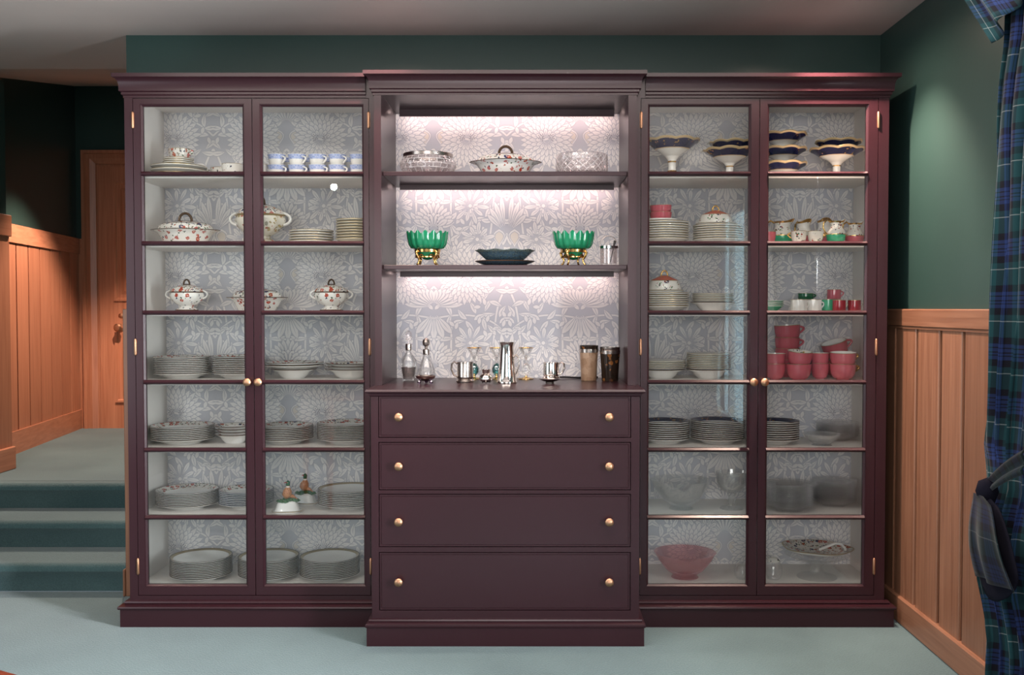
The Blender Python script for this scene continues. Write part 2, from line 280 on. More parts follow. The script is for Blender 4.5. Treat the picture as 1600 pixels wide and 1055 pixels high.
# ------------------------------------------------------------------ mesh helpers
class MB:
    def __init__(s): s.v = []; s.f = []; s.m = []; s.uv = None
    def add(s, vs, fs, mi=0, T=None):
        o = len(s.v)
        s.v += [tuple(T(*p)) if T else tuple(p) for p in vs]
        for i, q in enumerate(fs):
            s.f.append([o + k for k in q]); s.m.append(mi[i] if isinstance(mi, list) else mi)
        return s
    def box(s, x0, x1, y0, y1, z0, z1, mi=0, ch=0.0):
        if ch <= 0:
            vs = [(x, y, z) for z in (z0, z1) for y in (y0, y1) for x in (x0, x1)]
            return s.add(vs, [(0, 2, 3, 1), (4, 5, 7, 6), (0, 1, 5, 4), (1, 3, 7, 5), (3, 2, 6, 7), (2, 0, 4, 6)], mi)
        c = ch; bm = []
        vs = []; idx = {}
        for a in (0, 1):
            for b in (0, 1):
                for d in (0, 1):
                    X, Y, Z = (x0, x1)[a], (y0, y1)[b], (z0, z1)[d]
                    sx, sy, sz = (1, -1)[a] * c, (1, -1)[b] * c, (1, -1)[d] * c
                    for k, p in enumerate(((X, Y + sy, Z + sz), (X + sx, Y, Z + sz), (X + sx, Y + sy, Z))):
                        idx[a, b, d, k] = len(vs); vs.append(p)
        I = lambda a, b, d, k: idx[a, b, d, k]
        fs = []
        for a in (0, 1): fs.append([I(a, 0, 0, 0), I(a, 0, 1, 0), I(a, 1, 1, 0), I(a, 1, 0, 0)][::(1 if a == 0 else -1)])
        for b in (0, 1): fs.append([I(0, b, 0, 1), I(1, b, 0, 1), I(1, b, 1, 1), I(0, b, 1, 1)][::(1 if b == 0 else -1)])
        for d in (0, 1): fs.append([I(0, 0, d, 2), I(0, 1, d, 2), I(1, 1, d, 2), I(1, 0, d, 2)][::(1 if d == 0 else -1)])
        for b in (0, 1):
            for d in (0, 1): fs.append([I(0, b, d, 1), I(0, b, d, 2), I(1, b, d, 2), I(1, b, d, 1)])
        for a in (0, 1):
            for d in (0, 1): fs.append([I(a, 0, d, 0), I(a, 0, d, 2), I(a, 1, d, 2), I(a, 1, d, 0)])
        for a in (0, 1):
            for b in (0, 1): fs.append([I(a, b, 0, 0), I(a, b, 0, 1), I(a, b, 1, 1), I(a, b, 1, 0)])
        for a in (0, 1):
            for b in (0, 1):
                for d in (0, 1): fs.append([I(a, b, d, 0), I(a, b, d, 1), I(a, b, d, 2)])
        return s.add(vs, fs, mi)
    def lathe(s, prof, seg=40, mi=0, mod=None, T=None):
        """prof: (r, z) or (r, z, material of the ring that starts here)"""
        vs = []; fs = []; ms = []; rings = []
        for i, p in enumerate(prof):
            r, z = p[0], p[1]
            if r <= 1e-6: rings.append([len(vs)]); vs.append((0, 0, z)); continue
            ring = []
            for k in range(seg):
                t = 2 * PI * k / seg; rr, zz = r, z
                if mod: rr, zz = mod(t, r, z, i)
                ring.append(len(vs)); vs.append((rr * math.cos(t), rr * math.sin(t), zz))
            rings.append(ring)
        for i in range(len(rings) - 1):
            a, b = rings[i], rings[i + 1]
            m_ = prof[i][2] if len(prof[i]) > 2 else mi
            if len(a) == 1 and len(b) == 1: continue
            for k in range(seg):
                j = (k + 1) % seg
                if len(a) == 1: fs.append((a[0], b[j], b[k]))
                elif len(b) == 1: fs.append((a[k], a[j], b[0]))
                else: fs.append((a[k], a[j], b[j], b[k]))
                ms.append(m_)
        return s.add(vs, fs, ms, T)
    def tube(s, pts, r, seg=8, mi=0, closed=False, T=None, flat=1.0):
        pts = [Vector(p) for p in pts]; n = len(pts); vs = []; fs = []
        up = None
        for i, p in enumerate(pts):
            a = pts[(i - 1) % n] if (closed or i > 0) else p; b = pts[(i + 1) % n] if (closed or i < n - 1) else p
            t = (b - a).normalized()
            if up is None:
                up = Vector((0, 0, 1)) if abs(t.z) < 0.9 else Vector((1, 0, 0))
            x = t.cross(up)
            if x.length < 1e-5: x = t.orthogonal()
            x.normalize(); y = x.cross(t).normalized(); up = y
            rr = r[i] if isinstance(r, (list, tuple)) else r
            for k in range(seg):
                an = 2 * PI * k / seg
                vs.append(p + x * (rr * math.cos(an) * flat) + y * (rr * math.sin(an)))
        m_ = n if closed else n - 1
        for i in range(m_):
            j = (i + 1) % n
            for k in range(seg):
                l = (k + 1) % seg
                fs.append((i * seg + k, i * seg + l, j * seg + l, j * seg + k))
        if not closed:
            fs.append(tuple(range(seg))[::-1]); fs.append(tuple((n - 1) * seg + k for k in range(seg)))
        return s.add(vs, fs, mi, T)
    def sweep(s, path, prof, mi=0, closed=False):
        """prof: (offset to the right-hand side of the path, z); path: plan points; mitred"""
        n = len(path); P = [Vector((p[0], p[1])) for p in path]; vs = []; fs = []; k = len(prof)
        for i in range(n):
            d1 = (P[i] - P[i - 1]).normalized() if (i > 0 or closed) else None
            d2 = (P[(i + 1) % n] - P[i]).normalized() if (i < n - 1 or closed) else None
            nn = lambda d: Vector((d.y, -d.x))
            if d1 is None: o = nn(d2)
            elif d2 is None: o = nn(d1)
            else:
                a, b = nn(d1), nn(d2); o = (a + b) / (1 + a.dot(b))
            for off, z in prof: q = P[i] + o * off; vs.append((q.x, q.y, z))
        for i in range(n if closed else n - 1):
            j = (i + 1) % n
            for a in range(k - 1): fs.append((i * k + a, j * k + a, j * k + a + 1, i * k + a + 1))
        if not closed:
            fs.append(tuple(range(k))); fs.append(tuple((n - 1) * k + a for a in range(k))[::-1])
        return s.add(vs, fs, mi)
    def ringframe(s, x0, x1, z0, z1, prof, fill=False, mi=0, y0=0.0):
        """rectangular frame seen from -y; prof: (inset, y)"""
        vs = []; k = len(prof); fs = []
        for ins, y in prof:
            vs += [(x0 + ins, y0 + y, z0 + ins), (x1 - ins, y0 + y, z0 + ins), (x1 - ins, y0 + y, z1 - ins), (x0 + ins, y0 + y, z1 - ins)]
        for a in range(k - 1):
            for c in range(4):
                d = (c + 1) % 4
                fs.append((a * 4 + c, (a + 1) * 4 + c, (a + 1) * 4 + d, a * 4 + d)[::-1])
        if fill:
            fs.append(((k - 1) * 4, (k - 1) * 4 + 1, (k - 1) * 4 + 2, (k - 1) * 4 + 3))
        else:
            for c in range(4):
                d = (c + 1) % 4
                fs.append(((k - 1) * 4 + c, c, d, (k - 1) * 4 + d)[::-1])
        return s.add(vs, fs, mi)
    def mesh(s, name, mats, smooth=40):
        me = bpy.data.meshes.new(name); me.from_pydata(s.v, [], s.f)
        for m_ in mats: me.materials.append(M[m_] if isinstance(m_, str) else m_)
        me.polygons.foreach_set('material_index', s.m)
        if smooth:
            me.polygons.foreach_set('use_smooth', [True] * len(s.f)); me.update()
            me.set_sharp_from_angle(angle=math.radians(smooth))
        me.update(); me.validate()
        return me

def obj(name, me, parent=None, loc=(0, 0, 0), rz=0.0, label=None, rot=None):
    o = bpy.data.objects.new(name, me); C.objects.link(o); o.parent = parent; o.location = loc
    o.rotation_euler = rot if rot else (0, 0, rz)
    if label: o['label'] = label
    return o
def part(name, mb, mats, parent, label=None, smooth=40, loc=(0, 0, 0)):
    return obj(name, mb.mesh(name, mats if isinstance(mats, list) else [mats], smooth), parent, loc, label=label)
def tag(o, label, cat, group=None):
    o['label'] = label; o['category'] = cat
    if group: o['group'] = group
    return o
def thing(name, label, cat, loc=(0, 0, 0), group=None, rz=0.0, rot=None):
    return tag(obj(name, None, None, loc, rz, rot=rot), label, cat, group)
def struct(name, mb, mats, smooth=0, parent=None):
    o = obj(name, mb.mesh(name, mats if isinstance(mats, list) else [mats], smooth), parent)
    if parent is None: o['kind'] = 'structure'
    return o
CACHE = {}
def cached(key, fn):
    if key not in CACHE: CACHE[key] = fn()
    return CACHE[key]

# ------------------------------------------------------------------ room shell
CEIL = 2.541; WY = 0.41; WR = 1.56; WE = -1.828; HF = 0.402
b = MB(); b.box(-3.6, 1.9, -6.2, 0.49, -0.06, 0.0); struct('floor', b, 'carpet')
# carpeted steps to the hall, each with a rounded nosing
def step_mb(y, z0, z1, depth):
    m = MB(); pr = []
    for a in range(7):
        t = a / 6 * PI / 2; pr.append((y - 0.028 * math.sin(t) if False else y - 0.02 + 0.035 * (1 - math.cos(t)), z1 - 0.035 + 0.035 * math.sin(t)))
    prof = [(y + 0.008, z0)] + [(y + 0.004, z1 - 0.07)] + pr + [(y + depth, z1), (y + depth, z0)]
    vs = [(x, p[0], p[1]) for x in (-3.2, WE - 0.02) for p in prof]; k = len(prof)
    fs = [(i, (i + 1) % k, k + (i + 1) % k, k + i) for i in range(k)] + [tuple(range(k))[::-1], tuple(range(k, 2 * k))]
    return m.add(vs, fs)
for i, (y, z0, z1, d) in enumerate(((0.485, 0, HF / 3, 0.34), (0.785, HF / 3 - 0.03, 2 * HF / 3, 0.34), (1.085, 2 * HF / 3 - 0.03, HF, 0.06))):
    o = struct('stair_step', step_mb(y, z0, z1, d), 'carpet', 35)
b = MB(); b.box(-3.7, -1.6, 1.14, 3.5, HF - 0.1, HF); struct('hall_floor', b, 'carpet')
b = MB(); b.box(WE, 1.6, WY, WY + 0.10, 0, CEIL + 0.05); struct('wall_back', b, 'green')
b = MB(); b.box(-3.2, 1.9, -6.2, 1.04, CEIL, CEIL + 0.05); struct('ceiling', b, 'ceiling')
b = MB(); b.add([(-3.7, 1.04, CEIL), (-1.6, 1.04, CEIL), (-1.6, 3.5, CEIL + 0.455), (-3.7, 3.5, CEIL + 0.455)] + [(-3.7, 1.04, CEIL + 0.05), (-1.6, 1.04, CEIL + 0.05), (-1.6, 3.5, CEIL + 0.5), (-3.7, 3.5, CEIL + 0.5)],
               [(0, 3, 2, 1), (4, 5, 6, 7), (0, 1, 5, 4), (1, 2, 6, 5), (2, 3, 7, 6), (3, 0, 4, 7)])
struct('hall_ceiling', b, 'ceiling')
b = MB(); b.box(WE, -1.6, WY + 0.1, 3.5, 0, 3.1); struct('wall_hall_right', b, 'green')
b = MB(); b.box(-3.2, -1.55, -6.3, -6.2, 0, CEIL + 0.05); b.box(1.05, 1.9, -6.3, -6.2, 0, CEIL + 0.05); b.box(-1.55, 1.05, -6.3, -6.2, 0, 1.0); b.box(-1.55, 1.05, -6.3, -6.2, 2.3, CEIL + 0.05); struct('wall_front', b, 'green')
b = MB()
for x in (-1.55, -0.28, 1.0): b.box(x, x + 0.05, -6.28, -6.22, 1.0, 2.3)
for z in (1.0, 2.25): b.box(-1.5, 1.0, -6.279, -6.221, z, z + 0.05)
added_win = struct('added_rear_window', b, 'white_frame')  # unseen window added to go with the rear fill light
for x in (-1.5, -0.23):
    b = MB(); b.box(x, x + (1.22 if x < -1 else 1.23), -6.252, -6.248, 1.05, 2.25); part('pane', b, 'pane', added_win, smooth=0)
# right wall with the window opening (nearer the camera, behind the curtain)
WIN = (-2.25, -1.35, 0.4, 2.1); WIN2 = (-4.55, -3.25, 0.4, 2.1)
b = MB(); yy = [-6.2, WIN2[0], WIN2[1], WIN[0], WIN[1], WY + 0.1]
for k in (0, 2, 4): b.box(WR, WR + 0.14, yy[k], yy[k + 1], 0, CEIL + 0.05)
for w in (WIN, WIN2): b.box(WR, WR + 0.14, w[0], w[1], 0, w[2]); b.box(WR, WR + 0.14, w[0], w[1], w[3], CEIL + 0.05)
wall_r = struct('wall_right', b, 'green')
for n_, w in (('window_1', WIN), ('window_2', WIN2)):
    b = MB(); ym = (w[0] + w[1]) / 2
    for (y0, y1) in ((w[0], w[0] + 0.04), (w[1] - 0.04, w[1]), (ym - 0.02, ym + 0.02)): b.box(WR + 0.02, WR + 0.06, y0, y1, w[2], w[3])
    for z0 in (w[2], 1.25, w[3] - 0.04): b.box(WR + 0.022, WR + 0.058, w[0], w[1], z0, z0 + 0.04)
    win = struct(n_, b, 'white_frame')
    for y0, y1 in ((w[0] + 0.04, ym - 0.02), (ym + 0.02, w[1] - 0.04)):
        for z0, z1 in ((w[2] + 0.04, 1.25), (1.29, w[3] - 0.04)):
            b = MB(); b.box(WR + 0.04, WR + 0.044, y0, y1, z0, z1); part('pane', b, 'pane', win, smooth=0)
# wainscot on the right wall: single planks, dado rail, baseboard
edges = [0.40, 0.125, 0.105, -0.100, -0.125, -0.330, -0.358, -0.532, -0.558, -0.76, -0.785, -0.99, -1.015, -1.22, -1.245, -1.40]
b = MB(); b.box(1.550, WR, -1.40, WY, 0.10, 1.31); part('plank_backing', b, 'oak', wall_r, smooth=0)
for k in range(0, len(edges), 2):
    b = MB(); b.box(1.537, 1.55, edges[k + 1], edges[k], 0.10, 1.245, ch=0.003); part('plank', b, 'oak', wall_r, smooth=0)
b = MB(); b.box(1.530, WR, -1.40, WY, 1.24, 1.312, ch=0.004); b.box(1.533, WR, -1.4, WY, 1.232, 1.24); part('dado_rail', b, 'oak_y', wall_r, smooth=0)
b = MB(); b.box(1.523, WR, -1.40, WY, 0, 0.113, ch=0.006); struct('baseboard_right', b, 'oak_y')
# end of the back wall clad in oak beside the steps
b = MB(); b.box(WE - 0.030, WE, WY - 0.004, WY + 0.1, 0, 1.312, ch=0.003); b.box(WE, -1.60, WY - 0.004, WY, 0, 1.312)
b.box(WE - 0.042, WE - 0.03, WY - 0.01, WY + 0.08, 0, 0.125, ch=0.004); struct('trim_1', b, 'oak')
# main room left wall and the hall's panelled left wall
b = MB(); b.box(-3.3, -2.975, -6.2, 1.54, 0, CEIL + 0.05); wl = struct('wall_left', b, 'green')
b = MB(); b.box(-2.975, -2.962, 1.10, 1.545, HF, 1.83, ch=0.003); part('panel', b, 'cherry', wl, smooth=0)
b = MB(); b.box(-2.975, -2.948, 1.10, 1.55, 1.72, 1.84, ch=0.004); part('dado_rail', b, 'cherry_y', wl, smooth=0)
b = MB(); b.box(-2.975, -2.945, 1.12, 1.552, HF, 0.53, ch=0.004); part('plinth_block', b, 'cherry_y', wl, smooth=0)
PL = Vector((-3.462, 3.47)); DR = Vector((0.143, -1)).normalized(); NR = Vector((-DR.y, DR.x)) * 1
if NR.x < 0: NR = -NR
def LP(s, n, z): q = PL + DR * s + NR * n; return (q.x, q.y, z)
def lbox(m, s0, s1, n0, n1, z0, z1, mi=0):
    vs = [LP(s, n, z) for z in (z0, z1) for n in (n0, n1) for s in (s0, s1)]
    return m.add(vs, [(0, 2, 3, 1), (4, 5, 7, 6), (0, 1, 5, 4), (1, 3, 7, 5), (3, 2, 6, 7), (2, 0, 4, 6)], mi)
b = MB(); lbox(b, -0.05, 1.97, -0.15, 0, HF - 0.05, 3.1); hl = struct('wall_hall_left', b, 'green')
b = MB(); lbox(b, 0.0, 1.95, 0, 0.006, HF, 1.80); part('plank_backing', b, 'cherry', hl, smooth=0)
s0 = 0.03
for k in range(9):
    b = MB(); lbox(b, s0, s0 + 0.196, 0.006, 0.02, HF, 1.735); part('plank', b, 'cherry', hl, smooth=0); s0 += 0.213
b = MB(); lbox(b, 0.0, 1.95, 0, 0.030, 1.725, 1.84); part('dado_rail', b, 'cherry_y', hl, smooth=0)
b = MB(); lbox(b, 0.0, 1.95, 0, 0.030, HF, 0.545); part('skirting_board', b, 'cherry_y', hl, smooth=0)
b = MB(); b.box(-3.7, -1.6, 3.47, 3.6, HF - 0.05, 3.15); he = struct('wall_hall_end', b, 'green')
b = MB(); b.box(-3.47, -3.40, 3.45, 3.47, HF, 1.72); part('panel', b, 'cherry', he, smooth=0)
b = MB(); b.box(-3.47, -3.40, 3.445, 3.47, 1.72, 1.84); part('dado_rail', b, 'cherry_x', he, smooth=0)
# hall door: casing, leaf with raised panels, handle
DX0, DX1, DZ = -3.285, -2.47, 2.40
b = MB()
b.ringframe(-3.405, -2.35, HF - 0.12, 2.505, [(0, 0.02), (0, -0.035), (0.022, -0.035), (0.03, -0.018), (0.06, -0.022), (0.1, -0.01), (0.105, 0.0), (0.12, 0.0), (0.12, 0.02)], y0=3.462)
hd = struct('door_1', b, 'cherry')
b = MB(); b.box(DX0, DX1, 3.452, 3.466, HF, 2.385); part('door_leaf', b, 'cherry', hd, smooth=0)
for z0, z1 in ((1.37, 2.27), (0.60, 1.18)):
    b = MB(); b.ringframe(DX0 + 0.115, DX1 - 0.115, z0, z1, [(0, 0.0), (0, -0.012), (0.016, -0.012), (0.024, -0.002), (0.05, -0.002), (0.075, -0.010)], fill=True, y0=3.452)
    part('raised_panel', b, 'cherry', hd, smooth=0)
hx, hz = at(188, 512, 3.44)
b = MB(); b.lathe([(0, 0), (0.03, 0), (0.03, 0.006), (0.012, 0.01), (0.01, 0.04), (0.026, 0.05), (0.03, 0.066), (0.02, 0.078), (0, 0.08)], 20, T=lambda x, y, z: (x, -z, y))
part('door_knob', b, 'brass', hd, loc=(hx, 3.452, hz))
hx, hz = at(188, 493, 3.44)
b = MB(); b.lathe([(0, 0), (0.018, 0), (0.018, 0.004), (0.006, 0.008), (0, 0.008)], 16, T=lambda x, y, z: (x, -z, y)); part('keyhole_cover', b, 'brass', hd, loc=(hx, 3.452, hz))

# ------------------------------------------------------------------ wallpaper print (flat printed shapes)
def print_mb(x0, x1, z0, z1):
    """flat print on the ground: mirrored floral repeat; slots 0 line, 1 light, 2 mid, 3 dot"""
    m = MB(); rnd = random.Random(3); PX = 4.49 / 1556
    W_, H_ = 228 * PX, 213.5 * PX
    X0 = (792 - 833) * PX; Z0 = 1.316 + (481 - 214) * PX
    polys = []                                     # (level, material, [(u, v)]) of half a repeat
    lev = [0.0]
    def poly(pts, mi): lev[0] += 0.0000024; polys.append((lev[0], mi, pts))
    def petal(cx, cy, a, r0, r1, w, mi=1, vein=True, tip=0.5, curl=0.0):
        def sh(k, ex):
            out = []
            n = 7
            for sgn in (1, -1):
                rg = range(n + 1) if sgn == 1 else range(n - 1, 0, -1)
                for i in rg:
                    t = i / n; ww = (w + ex) * math.sin(PI * min(1, t ** (1.0 + tip))) ** 0.8 * sgn
                    rr = (r0 - ex * 0.5) + (r1 - r0 + ex * 1.2) * t; aa = a + curl * t * t
                    out.append((cx + rr * math.cos(aa) - ww * math.sin(aa), cy + rr * math.sin(aa) + ww * math.cos(aa)))
            return out
        poly(sh(0, 1.3), 0); poly(sh(0, 0), mi)
        if vein:
            out = []
            for t, ww in ((0.1, 0.35), (0.55, 0.45), (0.85, 0.0), (0.55, -0.45), (0.1, -0.35)):
                rr = r0 + (r1 - r0) * t; aa = a + curl * t * t
                out.append((cx + rr * math.cos(aa) - ww * math.sin(aa), cy + rr * math.sin(aa) + ww * math.cos(aa)))
            poly(out, 0)
    def disc(cx, cy, r, mi, n=8): poly([(cx + r * math.cos(2 * PI * i / n), cy + r * math.sin(2 * PI * i / n)) for i in range(n)], mi)
    def stem(pts, w, mi=1):
        n = 12; P = []
        for i in range(n + 1):
            t = i / n; q = [Vector(p) for p in pts]
            while len(q) > 1: q = [q[k].lerp(q[k + 1], t) for k in range(len(q) - 1)]
            P.append(q[0])
        for ex, mm in ((1.0, 0), (0, mi)):
            for i in range(n):
                d = (P[i + 1] - P[i]).normalized(); nn = Vector((-d.y, d.x)) * (w + ex)
                poly([tuple(P[i] + nn), tuple(P[i + 1] + nn), tuple(P[i + 1] - nn), tuple(P[i] - nn)], mm)
    def starburst(cx, cy, r, n=11):
        for i in range(n): petal(cx, cy, 2 * PI * i / n + 0.2, 3, r * (0.86 + 0.2 * (i % 2)), 3.0, 1, True, 0.9)
        disc(cx, cy, 4, 0); disc(cx, cy, 3, 1)
    def big(cx, cy, r):
        for ring, (rr, n, w) in enumerate(((r, 30, 3.4), (r * 0.82, 26, 3.4), (r * 0.62, 20, 3.0), (r * 0.4, 13, 2.6))):
            for i in range(n): petal(cx, cy, 2 * PI * (i + 0.5 * ring) / n, 4, rr * (0.9 + 0.14 * rnd.random()), w, 1, True, 0.9)
        for sx in (-8, 8):
            for i in range(13): disc(cx + sx + 5.5 * math.cos(i * 2.4) * (0.3 + i / 18), cy - 4 + 6 * math.sin(i * 2.4) * (0.3 + i / 18), 0.8, 3, 5)
    def fan(cx, cy, r):
        for i in range(13): petal(cx, cy + 16, -PI / 2 + (i - 6) * 0.2, 8, r * (1.0 - 0.035 * abs(i - 6)), 3.6, 1, True, 0.6)
        for i in range(7): petal(cx, cy + 18, -PI / 2 + (i - 3) * 0.32, 4, r * 0.62, 4.2, 1, True, 0.6)
        for i in range(6): disc(cx + 6, cy - 6 + i * 5, 0.8, 3, 5)
        for s_ in (-1, 1): petal(cx, cy + 20, PI / 2 - s_ * 1.1, 4, 26, 5, 1, True)
    # long stems and scattered leaves first, flowers over them
    stem([(0, 20), (30, 60), (10, 120), (40, 213)], 1.5); stem([(114, 20), (60, 70), (110, 110), (70, 213)], 1.5)
    stem([(0, 213), (40, 170), (90, 190), (114, 150)], 1.3); stem([(0, 100), (20, 60), (70, 60), (114, 70)], 1.3)
    leaves = []
    tries = 0
    while len(leaves) < 80 and tries < 4000:
        tries += 1
        q = (rnd.uniform(2, 112), rnd.uniform(0, 213))
        if all((q[0] - e[0]) ** 2 + (q[1] - e[1]) ** 2 > 13.5 ** 2 * 0.8 for e in leaves): leaves.append(q)
    for q in leaves:
        a = rnd.uniform(0, 2 * PI)
        petal(q[0], q[1], a, -10, 11, 3.6, 1, True, 0.2, rnd.uniform(-0.5, 0.5))
        if rnd.random() < 0.6: petal(q[0], q[1], a + 1.1, 0, 12, 2.8, 1, False, 0.2)
    for k in range(5):                             # pointed acanthus under the winged flower
        petal(114, 60, PI / 2 + (k - 2) * 0.35, 6, 44, 5, 1)
    for k in range(7): petal(114, 52, PI + 0.1 + k * 0.22, 6, 46 - 3 * k, 4, 1)
    for k in range(5): petal(114, -18, -PI / 2 - k * 0.25, 6, 34, 4, 1)
    for cx in (101,):
        petal(cx, 12, -PI / 2, -4, 22, 9, 1, False); petal(cx, 12, -PI / 2, 0, 19, 6.5, 2, False)
    petal(12, 166, -PI / 2, -6, 22, 9, 1, False); petal(12, 166, -PI / 2, -2, 18, 6.5, 2, False)
    for k in range(4): petal(2, 150, -PI / 2 + 0.12 + k * 0.22, 10, 58 - 6 * k, 3.6, 1)
    starburst(57, 108, 29); starburst(46, 160, 27, 10); starburst(86, 186, 20, 9)
    fan(114, 126, 42)
    big(62, 6, 44)
    # lay the half repeat out, mirrored, over the panel
    i0 = int(math.floor((x0 - X0) / W_)) - 1; i1 = int(math.ceil((x1 - X0) / W_)) + 1
    for i in range(i0, i1 + 1):
        for s_ in (1, -1):
            for j in range(-2, 6):
                ou = X0 + i * W_; ov = Z0 - j * H_
                for lv, mi, pts in polys:
                    q = [(ou + s_ * u * PX, ov - v * PX) for u, v in pts]
                    if s_ == -1: q.reverse()
                    xs = [p[0] for p in q]; zs = [p[1] for p in q]
                    if max(xs) <= x0 or min(xs) >= x1 or max(zs) <= z0 or min(zs) >= z1: continue
                    q = [(min(max(a, x0), x1), min(max(c, z0), z1)) for a, c in q]
                    m.add([(a, -0.0003 - lv - (0.0000012 if s_ < 0 else 0), c) for a, c in q], [tuple(range(len(q)))], mi)
    return m

# ------------------------------------------------------------------ fitted dresser: two glazed cabinets, chest, open shelves
CORN = [(-0.01, 2.176), (0.003, 2.176), (0.003, 2.184), (0.009, 2.188), (0.009, 2.197), (0.016, 2.201), (0.016, 2.207), (0.017, 2.228), (0.020, 2.240), (0.027, 2.249), (0.037, 2.254), (0.037, 2.269), (-0.01, 2.269)]
PLIN = [(0.0, 0.0), (0.03, 0.0), (0.03, 0.072), (0.036, 0.074), (0.039, 0.080), (0.037, 0.086), (0.022, 0.090), (0.016, 0.092), (0.019, 0.097), (0.016, 0.103), (0.0, 0.104)]
BARZ = [1.867, 1.582, 1.297, 1.010, 0.729, 0.448]
SHZ = [z + 0.004 for z in BARZ] + [0.155]
BY = 0.389
knob_prof = [(0, 0), (0.010, 0), (0.010, 0.003), (0.0065, 0.006), (0.0065, 0.014), (0.013, 0.018), (0.0165, 0.024), (0.0165, 0.029), (0.012, 0.034), (0, 0.036)]
def knob_mesh(): return cached('knob', lambda: MB().lathe(knob_prof, 20, T=lambda x, y, z: (x, -z, y)).mesh('knob', ['brass']))
def hinge_mesh():
    def f():
        m = MB(); m.lathe([(0, -0.036), (0.0035, -0.034), (0.005, -0.03), (0.005, 0.03), (0.0035, 0.034), (0, 0.036)], 10); m.box(-0.0055, 0.0055, 0.0, 0.004, -0.03, 0.03)
        return m.mesh('hinge', ['brass'])
    return cached('hinge', f)
def bar_mb(x0, x1, z):
    m = MB(); pr = [(0.020, -0.009), (0.004, -0.009), (-0.005, -0.004), (-0.007, 0.001), (0.003, 0.009), (0.020, 0.009)]
    vs = [(x, y, z + c) for x in (x0, x1) for y, c in pr]; k = len(pr)
    return m.add(vs, [(i, (i + 1) % k, k + (i + 1) % k, k + i) for i in range(k)] + [tuple(range(k)), tuple(range(k, 2 * k))[::-1]])
def cabinet(label, X0, X1, doors, path_c, path_p):
    t = thing('display_cabinet', label, 'cabinet', ((X0 + X1) / 2, WY - 0.002, 0)); ox, oy = (X0 + X1) / 2, WY - 0.002
    def pt(name, mb, m_, par=t, lab=None, smooth=40):
        mb.v = [(x - ox, y - oy, z) for x, y, z in mb.v]; return part(name, mb, m_, par, lab, smooth)
    for xa, xb, side in ((X0, X0 + 0.016, -1), (X1 - 0.016, X1, 1)):
        m = MB(); m.box(xa, xb, 0.024, WY - 0.003, 0, 2.2); pt('side_panel', m, 'plum', smooth=0)
        x_in = xb if side < 0 else xa - 0.003
        m = MB(); m.box(x_in, x_in + 0.003, 0.03, BY, 0.155, 2.19); pt('side_lining', m, 'cream', smooth=0)
    m = MB(); m.box(X0, doors[0][0] - 0.0025, 0, 0.024, 0, 2.2); m.box(doors[1][1] + 0.0025, X1, 0, 0.024, 0, 2.2)
    m.box(doors[0][0] - 0.0025, doors[1][1] + 0.0025, 0, 0.024, 2.1745, 2.2); m.box(doors[0][0] - 0.0025, doors[1][1] + 0.0025, 0, 0.024, 0.0, 0.1225)
    pt('face_frame', m, 'plum', smooth=0)
    m = MB(); m.sweep(path_c, CORN); m.box(X0, X1, 0, WY - 0.003, 2.2, 2.262); pt('cornice', m, 'plum', smooth=30)
    m = MB(); m.sweep(path_p, PLIN); pt('plinth', m, 'plum', smooth=30)
    m = MB(); m.box(X0 + 0.016, X1 - 0.016, 0.03, BY, 2.19, 2.2); pt('top_lining', m, 'cream', smooth=0)
    m = MB(); m.box(X0 + 0.016, X1 - 0.016, 0.03, BY, 0.137, 0.155); pt('bottom_shelf', m, 'cream', smooth=0)
    m = MB(); m.box(X0 + 0.016, X1 - 0.016, BY, WY - 0.003, 0.1, 2.2); bp = pt('back_panel', m, 'wallpaper', smooth=0)
    m = print_mb(X0 + 0.019, X1 - 0.019, 0.155, 2.19); m.v = [(x, y + BY, z) for x, y, z in m.v]
    pt('wallpaper_print', m, ['print_line', 'print_light', 'print_mid', 'print_dot'], bp, smooth=0)
    for z in SHZ[:-1]:
        m = MB(); m.box(X0 + 0.019, X1 - 0.019, 0.032, BY - 0.001, z - 0.018, z); pt('shelf', m, 'cream', smooth=0)
    for k, (xa, xb, ga, gb) in enumerate(doors):
        m = MB()
        w0, w1 = ga - xa, xb - gb
        # frame: outer box pieces + chamfered inner bead
        m.box(xa, ga - 0.009, 0, 0.022, 0.125, 2.172); m.box(gb + 0.009, xb, 0, 0.022, 0.125, 2.172)
        m.box(ga - 0.009, gb + 0.009, 0, 0.022, 0.125, 0.168 - 0.009); m.box(ga - 0.009, gb + 0.009, 0, 0.022, 2.142 + 0.009, 2.172)
        m.ringframe(ga - 0.009, gb + 0.009, 0.159, 2.151, [(0, 0.022), (0, 0.003), (0.002, 0.003), (0.009, 0.010), (0.009, 0.022)])
        d = pt('door', m, 'plum', smooth=0)
        zz = [2.142] + BARZ + [0.168]
        for i in range(7):
            m = MB(); m.box(ga, gb, 0.0125, 0.0155, zz[i + 1] + (0.009 if i < 6 else 0), zz[i] - (0.009 if i else 0)); pt('pane', m, 'pane', d, smooth=0)
        for z in BARZ: pt('glazing_bar', bar_mb(ga - 0.006, gb + 0.006, z), 'plum', d, smooth=0)
        hxp = xa - 0.001 if k == 0 else xb + 0.001
        for z in (2.085, 1.155, 0.245): obj('hinge', hinge_mesh(), d, (hxp - ox, -0.002 - oy, z))
        kx = xb - 0.021 if k == 0 else xa + 0.021
        obj('knob', knob_mesh(), d, (kx - ox, 0 - oy, 1.012))
        if k == 1:
            m = MB(); m.lathe([(0, 0), (0.0038, 0), (0.0038, 0.001), (0, 0.001)], 10, T=lambda x, y, z: (x + xa + 0.026, -z, y + 1.199)); m.box(xa + 0.0245, xa + 0.0275, -0.001, 0, 1.188, 1.199); pt('keyhole', m, 'black', d)
    return t
